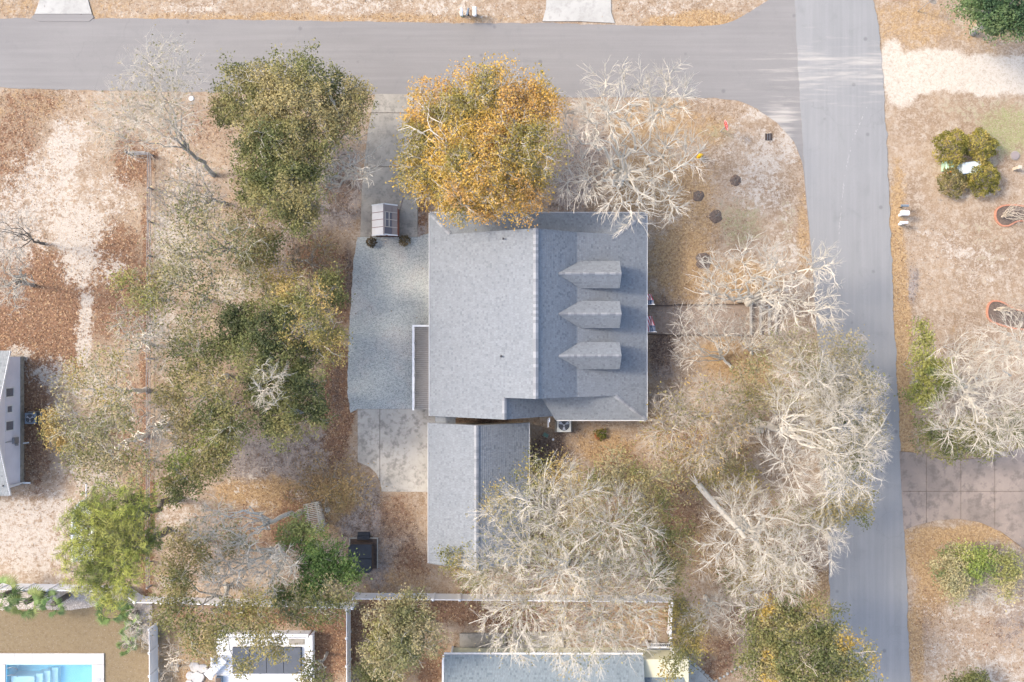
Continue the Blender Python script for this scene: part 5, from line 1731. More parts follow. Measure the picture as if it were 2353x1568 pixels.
def mulch_ring(label, dx, dy, r, sprout):
    x, y, _ = P(dx, dy)
    t = thing('mulch_ring', label, 'mulch bed', (x, y, 0))
    m = MB()
    n = 18
    rs = [r * random.uniform(.88, 1.1) for _ in range(n)]
    vs = []
    for f, z in ((1.0, -.02), (.8, .04), (.4, .075), (.12, .06)):
        for i in range(n):
            a = 2 * math.pi * i / n
            vs.append((x + rs[i] * f * math.cos(a), y + rs[i] * f * math.sin(a), z + random.uniform(-.012, .012)))
    fs = [(j * n + i, j * n + (i + 1) % n, (j + 1) * n + (i + 1) % n, (j + 1) * n + i) for j in range(3) for i in range(n)] + [tuple(range(3 * n, 4 * n))]
    m.raw(vs, fs); m.build('mulch', MAT['soil'], t)
    m = MB()
    for k in range(sprout):
        a = random.uniform(0, 6.28); l = random.uniform(.12, .3)
        m.tube((x, y, .05), (x + l * math.cos(a), y + l * math.sin(a), .05 + random.uniform(.1, .3)), .008, .004, 3)
    m.build('stems', MAT['bark_grey'], t)


mulch_ring('small round mulch bed nearest the sandy corner of the lawn', 1690, 415, .42, 6)
mulch_ring('round mulch bed under the white bare oak tips', 1605, 451, .42, 8)
mulch_ring('large round dark mulch bed on brown grass beside the house corner lawn', 1645, 498, .5, 10)
mulch_ring('wide mulch bed under pale twisted branches on the front lawn', 1617, 600, .62, 8)
# twig wreath lying in it
x_, y_, _ = P(1620, 598)
t = thing('twig_wreath', 'ring shaped wreath of pale twigs on the mulch under twisted branches', 'wreath', (x_, y_, .1))
m = MB()
for k in range(46):
    a = k * .42; r_ = .24 + random.uniform(-.05, .05)
    a2 = a + .5
    m.tube((x_ + r_ * math.cos(a), y_ + r_ * math.sin(a), .14 + random.uniform(-.04, .05)), (x_ + (r_ + random.uniform(-.03, .03)) * math.cos(a2), y_ + r_ * math.sin(a2), .15 + random.uniform(-.04, .05)), .014, .011, 4)
m.build('twigs', MAT['bark_white'], t)


def cut_log(label, a, b, r, mat='bark_pink'):
    a, b = Vector(P(*a)), Vector(P(*b))
    a.z = b.z = r * .92
    t = thing('cut_log', label, 'log', ((a + b) / 2)[:2] + (0,) if False else ((a.x + b.x) / 2, (a.y + b.y) / 2, 0))
    m = MB(); d = (b - a)
    n = 6
    for i in range(n):
        m.tube(a + d * (i / n), a + d * ((i + 1) / n), r * random.uniform(.92, 1.06), r * random.uniform(.92, 1.06), 12, cap=False)
    m.build('bark', MAT[mat], t)
    for p, s_ in ((a, -1), (b, 1)):
        e = d.normalized() * (.01 * s_)
        MB().tube(p - e, p + e, r * .97, r * .95, 14).build('cut_end', MAT['log_end'], t)


cut_log('short pale log lying beside the timber steps of the front path', (1692, 690), (1722, 690), .2)
cut_log('pale cut log end lying in leaves below the broad bare oak', (1712, 984), (1752, 990), .19)
# stones edging the side driveway
t = thing('stone_edging', 'row of pale field stones along the side driveway edge', 'stones', P(1610, 1535))
for k in range(13):
    x_, y_, _ = P(1578 + k * 5.2 + random.uniform(-1, 1), 1512 + k * 4.6 + random.uniform(-1.5, 1.5))
    r_ = random.uniform(.09, .16)
    MB().lathe((x_, y_, -.02), [(r_ * .9, 0), (r_, .06), (r_ * .6, .12), (r_ * .15, .14)], 7).build('stone', MAT['conc_pale'], t)
for k in range(8):
    x_, y_, _ = P(1636 + k * 9 + random.uniform(-1, 1), 1570 - k * 5.5 + random.uniform(-1.5, 1.5))
    r_ = random.uniform(.08, .13)
    MB().lathe((x_, y_, -.02), [(r_ * .9, 0), (r_, .06), (r_ * .6, .1), (r_ * .15, .12)], 7).build('stone', MAT['conc_pale'], t)

# ------------------------------------------------------------------ trees
def unit(a):
    return a / np.maximum(np.linalg.norm(a, axis=-1, keepdims=True), 1e-9)


def tubes(PL, RD, n):
    """PL (m,k,3), RD (m,k) -> verts, quads"""
    m, k, _ = PL.shape
    tg = np.empty_like(PL)
    tg[:, 1:-1] = PL[:, 2:] - PL[:, :-2]; tg[:, 0] = PL[:, 1] - PL[:, 0]; tg[:, -1] = PL[:, -1] - PL[:, -2]
    tg = unit(tg)
    ref = np.where(np.abs(tg[:, :1, 2:3]) < .8, np.array([0, 0, 1.0]), np.array([1.0, 0, 0]))
    u = unit(np.cross(tg, np.broadcast_to(ref, tg.shape)))
    w = np.cross(tg, u)
    a = np.arange(n) * 2 * math.pi / n
    V = PL[:, :, None, :] + RD[:, :, None, None] * (np.cos(a)[None, None, :, None] * u[:, :, None, :] + np.sin(a)[None, None, :, None] * w[:, :, None, :])
    idx = np.arange(m * k * n).reshape(m, k, n)
    nx = np.roll(idx, -1, 2)
    F = np.stack([idx[:, :-1], nx[:, :-1], nx[:, 1:], idx[:, 1:]], -1).reshape(-1, 4)
    return V.reshape(-1, 3), F


def join(parts):
    Vs, Fs, o = [], [], 0
    for V, F in parts:
        Vs.append(V); Fs.append(F + o); o += len(V)
    return np.concatenate(Vs), np.concatenate(Fs)


def sprout(rg, par, rad, n, t0, t1, length, spread, k, curl, up, rr, rmin, out=None):
    N, K, _ = par.shape
    t = rg.uniform(t0, t1, (N, n)) ** .85
    f = t * (K - 1); i = np.minimum(f.astype(int), K - 2); f = f - i
    r_ = np.arange(N)[:, None]
    st = par[r_, i] * (1 - f[..., None]) + par[r_, i + 1] * f[..., None]
    pd = unit(par[r_, i + 1] - par[r_, i])
    rd = rad[r_, i] * (1 - f) + rad[r_, i + 1] * f
    rv = rg.normal(size=(N, n, 3))
    pp = unit(rv - (rv * pd).sum(-1, keepdims=True) * pd)
    a = spread * rg.uniform(.55, 1.25, (N, n, 1))
    d = pd * np.cos(a) + pp * np.sin(a)
    d[..., 2] += up
    d = unit(d)
    L = np.broadcast_to(np.asarray(length).reshape(-1, 1), (N, n)) * rg.uniform(.55, 1.2, (N, n)) * (1.2 - .55 * t)
    M_ = N * n
    st, d, L, rd = st.reshape(M_, 3), d.reshape(M_, 3), L.reshape(M_), rd.reshape(M_)
    PL = np.empty((M_, k + 1, 3)); PL[:, 0] = st
    for j in range(k):
        d = unit(d + rg.normal(size=(M_, 3)) * curl + np.array([0, 0, up * .25]))
        PL[:, j + 1] = PL[:, j] + d * (L / k)[:, None]
    r0 = np.maximum(rd * rr, rmin)
    RD = r0[:, None] * np.linspace(1, .45, k + 1)[None]
    PL[..., 2] = np.maximum(PL[..., 2], .05)
    return PL, RD, L


def leaves(rg, pts, n, size, jit, pal, aspect=.5, up=.6, clump=.5, seed=0):
    c = pts[rg.integers(0, len(pts), n)] + rg.normal(size=(n, 3)) * jit
    c[:, 2] = np.maximum(c[:, 2], .06)
    nn = rg.normal(size=(n, 3)); nn[:, 2] = np.abs(nn[:, 2]) + up
    nn = unit(nn)
    rv = rg.normal(size=(n, 3))
    a = unit(np.cross(nn, rv)); b = np.cross(nn, a)
    s = (size * rg.uniform(.6, 1.35, n))[:, None]
    V = np.stack([c - a * s, c + b * s * aspect + nn * s * .12, c + a * s, c - b * s * aspect + nn * s * .12], 1)
    F = np.arange(n * 4).reshape(n, 4)
    pal = np.array(pal)
    q = fbm(c[:, 0] + c[:, 2] * .7, c[:, 1] - c[:, 2] * .4, clump, seed, 3)
    q = np.clip((q - .28) / .44, 0, .999) * len(pal) + rg.normal(size=n) * .26
    i = np.clip(q.astype(int), 0, len(pal) - 1)
    col = pal[i] * rg.uniform(.86, 1.14, (n, 1))
    return V.reshape(-1, 3), F, np.repeat(col, 4, 0)


G_DARK = [(.055, .064, .025), (.078, .088, .032), (.108, .113, .04), (.145, .14, .052)]
G_OLIVE = [(.085, .095, .035), (.125, .125, .046), (.17, .155, .06), (.21, .178, .075), (.24, .198, .09)]
G_PALE = [(.14, .138, .06), (.185, .168, .082), (.225, .195, .105), (.255, .215, .12)]
G_GOLD = [(.19, .16, .045), (.28, .20, .05), (.36, .235, .052), (.38, .235, .058), (.35, .205, .065)]
G_GOLIVE = [(.13, .128, .045), (.19, .165, .055), (.25, .195, .065), (.29, .205, .075)]
G_PINE = [(.14, .16, .04), (.20, .22, .05), (.27, .28, .062), (.24, .24, .065)]
TRI = {'n': 0}
LEAFK = 1.5


def tree(label, base, fz, lobes, bark='bark_grey', twig=None, tr=.16, nl=3, dens=0, pal=None, lsize=.078, curl=.28, spread=.8, tw=1.0, name='oak_tree',
         cat='tree', group=None, seed=None, needle=False, up=.12, jit=.2, reach=.6, extra=None, fill=1.0, dD=7, tip=0):
    seed = seed if seed is not None else int(base[0] * 7 + base[1])
    rg = np.random.default_rng(seed)
    B = np.array(P(*base))
    t = thing(name, label, cat, B, group)
    C = np.array([P(l[0], l[1], l[3]) for l in lobes]); R = np.array([l[2] / S * (H - l[3]) / H for l in lobes]) * (1.1 if dens > 30 else 1.05)
    mean = C.mean(0)
    F_ = np.array([B[0] + (mean[0] - B[0]) * .3, B[1] + (mean[1] - B[1]) * .3, fz])
    k = 7
    s = np.linspace(0, 1, k)[:, None]
    trunk = B * (1 - s) + F_ * s + np.concatenate([np.zeros((1, 3)), rg.normal(size=(k - 1, 3)) * .05 * fz ** .5]) * np.array([1, 1, .2])
    trunk[0, 2] = -.05
    trd = tr * np.array([1.35] + list(np.linspace(1.05, .8, k - 1)))
    tp = [tubes(trunk[None], trd[None], 9)]
    limbs, lr, lR = [], [], []
    for c, r in zip(C, R):
        for j in range(max(1, min(nl, round(11 / len(lobes))))):
            dv = rg.normal(size=3); dv[2] = abs(dv[2]) * .55 - .1; dv = dv / np.linalg.norm(dv)
            tgt = c + dv * r * reach * rg.uniform(.35, 1.1)
            st = trunk[-1] if rg.random() < .6 else trunk[-1] * .6 + trunk[-3] * .4
            L = np.linalg.norm(tgt - st)
            ctl = (st * .55 + tgt * .45) + np.array([0, 0, .12 * L * rg.uniform(-.2, 1.2)]) + rg.normal(size=3) * .09 * L
            q = np.linspace(0, 1, 10)[:, None]
            pl = (1 - q) ** 2 * st + 2 * q * (1 - q) * ctl + q ** 2 * tgt
            wig = np.cumsum(rg.normal(size=(10, 3)), 0); wig -= wig[:1] + (wig[-1:] - wig[:1]) * q
            pl = pl + wig * .035 * L * curl / .28
            limbs.append(pl); lR.append(r)
            r0 = tr * rg.uniform(.22, .36)
            lr.append(r0 * (1 - q[:, 0]) ** 1.1 + .016 * tw)
    limbs, lr, lR = np.array(limbs), np.array(lr), np.array(lR)
    tp.append(tubes(limbs, lr, 6))
    if extra: tp += extra(rg)
    V, Fq = join(tp)
    np_mesh('trunk', V, Fq, MAT[bark], t, smooth=True)
    TRI['n'] += len(Fq) * 2
    area = (math.pi * R ** 2)
    hosts = [(limbs, lr)]
    built = []
    for lev, (dn, kk, r_a, r_b, shell) in enumerate(((.6 * fill, 6, .030, .013, .5), (3.2 * fill, 4, .018, .0088, .42), (dD * fill, 2, .0095, .0052, .38))):
        hp = np.concatenate([p[:, 1:-1].reshape(-1, 3) for p, _ in hosts[-2:]])
        hd = np.concatenate([unit(p[:, 2:] - p[:, :-2]).reshape(-1, 3) for p, _ in hosts[-2:]])
        tg = []
        for c, r, ar_ in zip(C, R, area):
            m_ = max(2, int(dn * ar_))
            d = unit(rg.normal(size=(m_, 3)))
            d *= (rg.random((m_, 1)) ** shell) * (1 + .22 * rg.normal(size=(m_, 1)).clip(-1, 1))
            d[:, 2] = np.where(d[:, 2] < -.3, -d[:, 2] * .5, d[:, 2])
            tg.append(c + d * np.array([r, r, r * .55]))
        tg = np.concatenate(tg); tg[:, 2] = np.maximum(tg[:, 2], .1)
        best = np.empty(len(tg), int)
        for q0 in range(0, len(tg), 400):
            df = tg[q0:q0 + 400, None, :] - hp[None]
            ds = np.sqrt((df ** 2).sum(-1)) + 1e-6
            cs = (df * hd[None]).sum(-1) / ds
            best[q0:q0 + 400] = (ds * (1 + 1.1 * (1 - cs)) + .05 * rg.random(ds.shape)).argmin(1)
        a0 = hp[best]; L_ = np.linalg.norm(tg - a0, axis=1, keepdims=True)
        mx = [3.2, 1.8, 1.1][lev] * max(1, R.max() / 2.6)
        tg = np.where(L_ > mx, a0 + (tg - a0) / L_ * mx, tg); L_ = np.minimum(L_, mx)
        ctl = a0 + (hd[best] * .75 + np.array([0, 0, up]) + rg.normal(size=a0.shape) * .22) * L_ * .45
        q = np.linspace(0, 1, kk + 1)[None, :, None]
        pl = (1 - q) ** 2 * a0[:, None] + 2 * q * (1 - q) * ctl[:, None] + q ** 2 * tg[:, None]
        pl[:, 1:] += rg.normal(size=pl[:, 1:].shape) * (L_ * curl * .13)[:, None]
        rdv = tw * np.linspace(r_a, r_b, kk + 1)[None] * rg.uniform(.75, 1.2, (len(pl), 1)) * min(1.25, .6 + tr * 2.2)
        hosts.append((pl, rdv)); built.append(tubes(pl, rdv, 4 if lev == 0 else 3))
    p3, p4 = hosts[2][0], hosts[3][0]
    if tip:
        p5, r5, _ = sprout(rg, p4, hosts[3][1], tip, .2, 1, .55, .5, 1, .1, up, .7, .005 * tw)
        built.append(tubes(p5, r5, 3))
    V, Fq = join(built)
    np_mesh('branches', V, Fq, MAT[twig or bark], t)
    TRI['n'] += len(Fq) * 2
    if dens:
        n = int(dens * (1.0 if needle else 2.1) * area.sum())
        pts = np.concatenate([p4[:, -1], p4[:, -1], p4[:, 1:].reshape(-1, 3)])
        pts = pts + rg.normal(size=pts.shape) * .08
        if needle:
            V, Fq, col = leaves(rg, pts, int(n * 1.7), lsize * .8, jit * .6, pal, .075, .9, .7, seed)
        else:
            V, Fq, col = leaves(rg, pts, n, lsize, jit, pal, .52, .6, .55, seed)
        np_mesh('foliage', V, Fq, MAT['leaf'], t, col * LEAFK)
        TRI['n'] += len(Fq) * 2
    return t


BARE = dict(nl=3, tw=.9, dD=24, tip=3)
EVG = dict(nl=2, dD=9)

tree('slender grey leafless tree reaching over the road edge at the rail fence end', (490, 402), 4.5, [(375, 175, 95, 8.5), (300, 275, 95, 8), (390, 270, 80, 9)], 'bark_grey', 'bark_white', .15, nl=3, dD=18, tip=3, dens=6, pal=G_PALE, tw=.8, fill=2.0)
tree('dense olive evergreen oak overhanging the road beside the driveway mouth', (720, 330), 4, [(520, 250, 45, 6.5), (580, 215, 80, 8), (690, 205, 85, 9), (800, 235, 65, 8), (640, 290, 80, 8.5), (745, 290, 60, 8)], 'bark_grey', 'bark_white', .22, dens=170, pal=G_OLIVE, **EVG)
tree('dark green evergreen oak between the driveway and the pale woodland floor', (690, 470), 3.6, [(610, 350, 70, 7.5), (650, 430, 80, 8), (690, 500, 52, 7), (700, 370, 60, 7.5), (590, 440, 45, 7)], 'bark_grey', 'bark_grey', .2, dens=190, pal=G_DARK[1:] + G_OLIVE[2:4], **EVG)
tree('crooked white barked bare tree arching over the driveway above the shed', (722, 402), 2.6, [(800, 365, 70, 6), (750, 425, 50, 5), (840, 400, 35, 6)], 'bark_white', None, .17, nl=4, dD=9, tip=2, tw=2.2, curl=.42)
tree('large golden orange oak between the driveway and the house roof', (1115, 420), 3.4, [(1010, 285, 90, 8), (1120, 245, 95, 9), (1225, 240, 65, 8.5), (985, 395, 72, 7.5), (1090, 375, 95, 9.5), (1200, 345, 80, 9), (1195, 440, 65, 7.8), (1055, 445, 62, 7.2), (1120, 470, 40, 7)], 'bark_white', None, .28, nl=3, dD=18, tip=3, dens=160, pal=G_GOLD, tw=1.15)
tree('large white barked bare oak in the north lawn touching the house roof', (1420, 417), 2.8, [(1420, 255, 115, 9), (1530, 225, 85, 9), (1545, 350, 85, 8), (1440, 440, 95, 7.6), (1330, 420, 70, 7), (1335, 300, 65, 7.5), (1530, 460, 55, 6.6)], 'bark_white', None, .34, curl=.36, fill=.62, **{**BARE, 'tw': 1.5})
tree('twisted white bare tree on the front lawn reaching over the cross street', (1720, 696), 1.9, [(1650, 630, 65, 5), (1750, 610, 75, 5.4), (1880, 610, 55, 6), (1890, 710, 60, 6), (1800, 690, 80, 5.5), (1640, 680, 40, 4.5)], 'bark_white', None, .26, curl=.46, nl=3, dD=13, tip=3, tw=1.6)
tree('fan of straight pale stems beside the front path nearest the house', (1682, 846), .5, [(1590, 745, 55, 4.6), (1635, 720, 50, 5), (1575, 815, 40, 4.2), (1660, 770, 40, 4.5)], 'bark_white', None, .10, nl=7, dD=18, tip=3, curl=.13, spread=.5, name='crape_myrtle', tw=1.2, up=.2)
tree('low pale multi stemmed bare tree spreading over the timber steps', (1728, 815), .5, [(1745, 755, 60, 4), (1700, 770, 45, 4), (1780, 800, 40, 4)], 'bark_white', None, .09, nl=6, dD=18, tip=3, curl=.2, spread=.6, name='crape_myrtle', tw=1.15, up=.2)
tree('broad pale bare oak fanning across the cross street from the woods edge', (1740, 972), 3.8, [(1850, 895, 100, 9), (1950, 970, 85, 10), (1950, 1070, 85, 10), (1830, 1010, 95, 9.5), (1870, 1100, 90, 9.5), (2000, 1030, 45, 10)], 'bark_white', None, .26, curl=.24, **{**BARE, 'nl': 4})
tree('olive evergreen crown showing beneath pale bare branches over the street', (1860, 1020), 2.6, [(1970, 905, 50, 5.5), (1990, 965, 42, 5.5), (1960, 1150, 55, 6), (1900, 1180, 45, 6), (1890, 960, 60, 5.2), (1950, 1040, 60, 5.5)], 'bark_grey', None, .14, dens=85, pal=G_OLIVE, **EVG)
tree('thin pale bare tree above orange leaf litter close to the house corner', (1600, 955), 2.2, [(1550, 945, 60, 6), (1630, 925, 75, 6.5), (1510, 1010, 50, 6), (1610, 1020, 75, 6), (1690, 980, 50, 6)], 'bark_pink', None, .13, curl=.4, dens=14, pal=G_GOLIVE, **{**BARE, 'tw': 1.1, 'fill': 1.5})
tree('pale feathery bare tree at the street edge south of the twisted tree', (1835, 850), 2.2, [(1900, 835, 75, 7), (1820, 810, 60, 6), (1955, 810, 45, 7), (1880, 890, 50, 6.5)], 'bark_pink', None, .13, dens=34, pal=G_PALE, fill=1.4, **BARE)
tree('sparse olive understory tree between the thin pale tree and the street', (1720, 905), 1.8, [(1740, 870, 65, 5), (1700, 930, 60, 5), (1790, 920, 50, 5), (1650, 1060, 60, 4.5)], 'bark_pink', None, .09, dens=48, pal=G_PALE + G_OLIVE[2:4], **EVG)


def snag(rg):
    a, b = np.array(P(1712, 1236, 4.2)), np.array(P(1604, 1116, 3.0))
    q = np.linspace(0, 1, 6)[:, None]
    pl = (a * (1 - q) + b * q + rg.normal(size=(6, 3)) * .04)[None]
    out = [tubes(pl, np.array([[.16, .17, .18, .20, .22, .24]]), 7)]
    d = (b - a) / np.linalg.norm(b - a)
    for _ in range(9):
        e = b + d * rg.uniform(.35, .8) + rg.normal(size=3) * .22
        out.append(tubes(np.stack([b - d * .15, (b + e) / 2, e])[None], np.array([[.10, .06, .012]]), 5))
    return out


tree('sprawling white bare oak with a snapped limb beside the cross street', (1692, 1195), 3.6, [(1690, 1165, 75, 8), (1770, 1205, 95, 9), (1845, 1260, 85, 9.5), (1760, 1290, 95, 9), (1905, 1230, 45, 9.5), (1660, 1270, 70, 8.5), (1720, 1355, 60, 8), (1820, 1330, 60, 8.5)], 'bark_white', None, .28, curl=.33, extra=snag, **BARE)
tree('huge spreading white bare oak over the white fence behind the garage', (1297, 1285), 3.6, [(1190, 1205, 105, 9), (1300, 1155, 105, 10), (1410, 1215, 105, 10), (1150, 1330, 95, 9.5), (1450, 1320, 100, 10), (1290, 1300, 110, 11), (1190, 1430, 95, 10), (1320, 1455, 110, 11), (1440, 1430, 95, 10), (1340, 1390, 90, 10.5), (1110, 1300, 60, 9)],
     'bark_white', None, .36, curl=.2, dens=9, pal=G_PALE, **{**BARE, 'nl': 4})
tree('olive understory oak between the huge bare oak and the snapped oak', (1470, 1135), 2.6, [(1430, 1090, 55, 6), (1505, 1130, 65, 7), (1480, 1205, 65, 7), (1545, 1250, 55, 7), (1530, 1310, 50, 7), (1380, 1110, 40, 5.5)], 'bark_pink', None, .13, dens=80, pal=G_OLIVE[1:] + G_PALE[1:3], **EVG)
tree('thin yellowing sapling touching the garage roof under the huge bare oak', (1190, 1150), 1.6, [(1230, 1090, 55, 5), (1150, 1160, 45, 5), (1290, 1090, 50, 5), (1330, 1120, 45, 5)], 'bark_pink', None, .08, dens=42, pal=G_GOLIVE, name='sapling', **EVG)
tree('golden sapling at the garage rear corner under bare branches', (1055, 1300), 1.2, [(1050, 1290, 42, 4), (1090, 1330, 36, 4)], 'bark_pink', None, .07, dens=75, pal=G_GOLIVE + [(.42, .27, .06)], name='sapling', **EVG)
tree('patch of olive understory scrub beneath the huge bare oak beside garage', (1250, 1260), .8, [(1180, 1250, 60, 2.6), (1270, 1250, 60, 2.6), (1350, 1200, 60, 2.6), (1380, 1290, 60, 2.6)], 'bark_pink', None, .06, dens=46, pal=G_OLIVE[1:4], name='understory_shrub', cat='shrub', **EVG)
tree('green and gold evergreen oak beside the cross street near the side driveway', (1770, 1405), 3.6, [(1790, 1430, 75, 8), (1880, 1435, 60, 8.5), (1855, 1510, 80, 9), (1950, 1515, 60, 9), (1760, 1510, 65, 8), (1900, 1570, 70, 9), (1800, 1570, 60, 8.5)], 'bark_pink', None, .2, dens=125, pal=G_DARK[1:] + G_OLIVE[:4] + [G_GOLD[1]], **EVG)
tree('golden olive shrubby tree beside the small slate blue porch', (1575, 1445), 1.8, [(1585, 1440, 40, 5), (1580, 1490, 42, 5), (1560, 1400, 38, 5), (1540, 1540, 25, 5)], 'bark_grey', None, .09, dens=95, pal=G_GOLIVE, **EVG)
tree('pale twiggy bare tree between the porch tree and the street oak', (1620, 1370), 2.2, [(1640, 1400, 50, 6), (1600, 1420, 40, 6), (1690, 1420, 45, 6)], 'bark_white', None, .1, nl=3, dD=18, tip=3)
tree('rounded pale olive oak in the fenced yard beside the cream house', (935, 1425), 2.8, [(900, 1435, 62, 6), (960, 1470, 60, 6.5), (890, 1505, 58, 6), (945, 1405, 50, 6), (910, 1465, 60, 7)], 'bark_pink', 'bark_white', .15, dens=125, pal=G_PALE + [G_OLIVE[2]], **EVG)
tree('dark evergreen shrub at the foot of the pale olive oak', (860, 1545), .8, [(850, 1555, 40, 2.6), (890, 1570, 36, 2.4)], 'bark_grey', None, .06, dens=150, pal=G_DARK + [G_OLIVE[1]], name='evergreen_shrub', cat='shrub', **EVG)
tree('dark green evergreen with glossy crown at the heart of the wooded yard', (625, 790), 3, [(560, 735, 48, 7), (620, 760, 52, 8), (600, 820, 58, 8), (530, 775, 45, 7)], 'bark_grey', None, .16, dens=200, pal=G_DARK, **EVG)
tree('dark green oak bordering the leaf strip opposite the plank deck', (665, 895), 3, [(690, 895, 62, 7.5), (725, 950, 36, 7), (650, 965, 58, 7), (610, 900, 50, 7), (690, 830, 42, 7)], 'bark_grey', None, .18, dens=170, pal=G_DARK + [G_OLIVE[1], G_OLIVE[2]], **EVG)
tree('olive green oak with pale inner branches left of the dark oaks', (520, 865), 3, [(450, 820, 62, 7), (490, 915, 65, 7.5), (430, 975, 55, 7), (530, 985, 55, 7.5), (400, 900, 45, 7)], 'bark_white', None, .18, dens=105, pal=G_OLIVE, **EVG)
tree('bright olive young oak south of the olive green oak', (520, 1005), 2.6, [(480, 1045, 55, 7), (520, 1020, 36, 7), (430, 1085, 55, 7.2), (395, 1125, 36, 7)], 'bark_white', None, .13, dens=130, pal=G_OLIVE[:4] + [(.2, .22, .06)], **EVG)
tree('golden leaved oak leaning towards the gravel drive opposite the house', (735, 755), 3, [(700, 720, 70, 8), (755, 785, 48, 7), (655, 705, 45, 7.5), (650, 780, 36, 7)], 'bark_white', None, .15, dens=105, pal=G_GOLIVE, **EVG)
tree('small green tree at the top of the golden leaved oak', (765, 668), 2, [(755, 650, 36, 5.2), (775, 690, 28, 5)], 'bark_grey', None, .08, dens=140, pal=G_OLIVE[:3], **EVG)
tree('round feathery white bare tree poking through the dark green oaks', (640, 885), 5.0, [(622, 875, 48, 9.0), (610, 925, 30, 8.2)], 'bark_pink', 'bark_white', .12, nl=6, dD=18, tip=3, tw=1.25)
tree('sparse olive oak thinly leafed over the pale woodland floor by rail fence', (560, 590), 3.4, [(480, 535, 72, 8), (555, 555, 58, 7.5), (420, 590, 62, 8), (440, 490, 55, 8)], 'bark_grey', 'bark_white', .14, dens=34, pal=G_PALE + [G_OLIVE[1]], **{**EVG})
tree('thin olive oak half bare in the middle of the rail fence side', (475, 690), 3.2, [(400, 660, 62, 7.5), (490, 640, 58, 7), (560, 645, 45, 7), (450, 730, 52, 7)], 'bark_grey', 'bark_white', .13, dens=40, pal=G_PALE + [G_OLIVE[1]], **{**EVG})
tree('green bushy sapling below the dark evergreen oak near the driveway', (610, 600), 1.8, [(600, 585, 45, 5), (625, 560, 32, 5), (560, 600, 30, 4.8)], 'bark_grey', None, .08, dens=105, pal=G_OLIVE[:4], name='sapling', **EVG)
tree('yellow green oak straddling the middle of the rail fence', (375, 690), 3, [(300, 650, 42, 7.5), (340, 690, 42, 8), (370, 640, 35, 7)], 'bark_grey', 'bark_white', .12, dens=75, pal=[G_OLIVE[2], (.2, .2, .06), G_GOLIVE[1], G_PALE[2]], **EVG)
tree('pale half bare oak beside the rail fence across from leaf strewn sand', (345, 790), 3, [(290, 740, 50, 7.5), (300, 800, 50, 8), (350, 760, 40, 7.5)], 'bark_white', None, .12, nl=3, dD=18, tip=3, dens=10, pal=G_PALE)
tree('wispy olive oak overhanging the side yard of the lilac house', (335, 895), 3.4, [(180, 870, 52, 8), (245, 855, 62, 8.5), (175, 960, 65, 9), (270, 930, 60, 9)], 'bark_white', None, .15, dens=38, pal=G_PALE + G_GOLIVE[1:3], **{**EVG})
tree('wispy pale oak north of the pines with lichen white limbs', (335, 1000), 3.4, [(260, 985, 62, 9.5), (200, 1030, 60, 9), (240, 1070, 62, 9), (305, 1070, 55, 9)], 'bark_white', None, .15, dens=52, pal=G_PALE + G_OLIVE[1:3], **{**EVG})
tree('lichen white bare tree standing on the rail fence line', (372, 972), 2.6, [(345, 960, 50, 6.6), (405, 1005, 52, 7), (345, 1035, 45, 7), (390, 930, 40, 6.5)], 'bark_white', None, .14, nl=3, dD=18, tip=3, curl=.42, tw=1.2)
tree('golden green shrub beside the slate grey air conditioner', (118, 960), .8, [(112, 965, 26, 2.6), (125, 990, 24, 2.4), (135, 1015, 26, 2.3)], 'bark_grey', None, .05, dens=120, pal=G_GOLIVE, name='garden_shrub', cat='shrub', **EVG)
tree('tall bright green pine leaning out over the white boat', (408, 1146), 8, [(265, 1180, 70, 13), (325, 1160, 42, 12), (205, 1215, 60, 13.5), (290, 1235, 52, 13), (190, 1180, 34, 13)], 'bark_dark', None, .21, nl=4, dD=18, tip=3, dens=230, pal=G_PINE, lsize=.2, needle=True, jit=.16, name='pine_tree', curl=.3)
tree('tall bright green pine over the corner of the white fence', (385, 1218), 8, [(205, 1290, 65, 13), (285, 1290, 60, 13), (255, 1345, 58, 12.6), (330, 1240, 42, 12)], 'bark_dark', None, .21, nl=4, dD=18, tip=3, dens=230, pal=G_PINE, lsize=.2, needle=True, jit=.16, name='pine_tree', curl=.3)
tree('grey leaning tree rising from brown leaves beside the slatted arbor', (692, 1176), 5, [(560, 1225, 40, 8), (500, 1180, 50, 9), (470, 1215, 45, 8.5)], 'bark_white', 'bark_white', .17, nl=3, dD=18, tip=3, curl=.4, dens=6, pal=G_PALE)
tree('lichen white bare tree tangled above the back fence', (650, 1258), 2.8, [(540, 1285, 62, 6.5), (600, 1315, 70, 7), (655, 1300, 45, 7), (500, 1330, 52, 7)], 'bark_white', None, .2, nl=4, dD=18, tip=3, curl=.48, tw=1.7)
tree('deep green evergreen reaching towards the black hot tub', (715, 1245), 2.2, [(690, 1225, 45, 5.5), (740, 1280, 55, 6), (795, 1310, 42, 6), (720, 1340, 45, 6), (655, 1365, 36, 6)], 'bark_grey', None, .12, dens=165, pal=[(.05, .085, .022), (.07, .11, .03), (.10, .14, .04), (.14, .16, .055)], **EVG)
tree('loose olive tree in the fence corner under the pines', (470, 1245), 2.6, [(420, 1240, 52, 6), (400, 1310, 52, 6.5), (475, 1285, 50, 6), (540, 1240, 40, 6)], 'bark_grey', 'bark_white', .12, dens=72, pal=G_OLIVE[1:] + [G_PALE[1]], **EVG)
tree('olive oak leaning over the white fence onto the spa deck', (520, 1345), 3, [(395, 1400, 50, 8), (445, 1455, 50, 8.5), (525, 1430, 55, 8.5), (595, 1460, 50, 8.5), (590, 1400, 50, 8), (410, 1350, 40, 7.5), (640, 1490, 30, 8), (560, 1530, 30, 8.5), (480, 1480, 40, 8.5)], 'bark_grey', 'bark_white', .17, dens=88, pal=G_OLIVE[1:] + [G_GOLIVE[1]], **EVG)
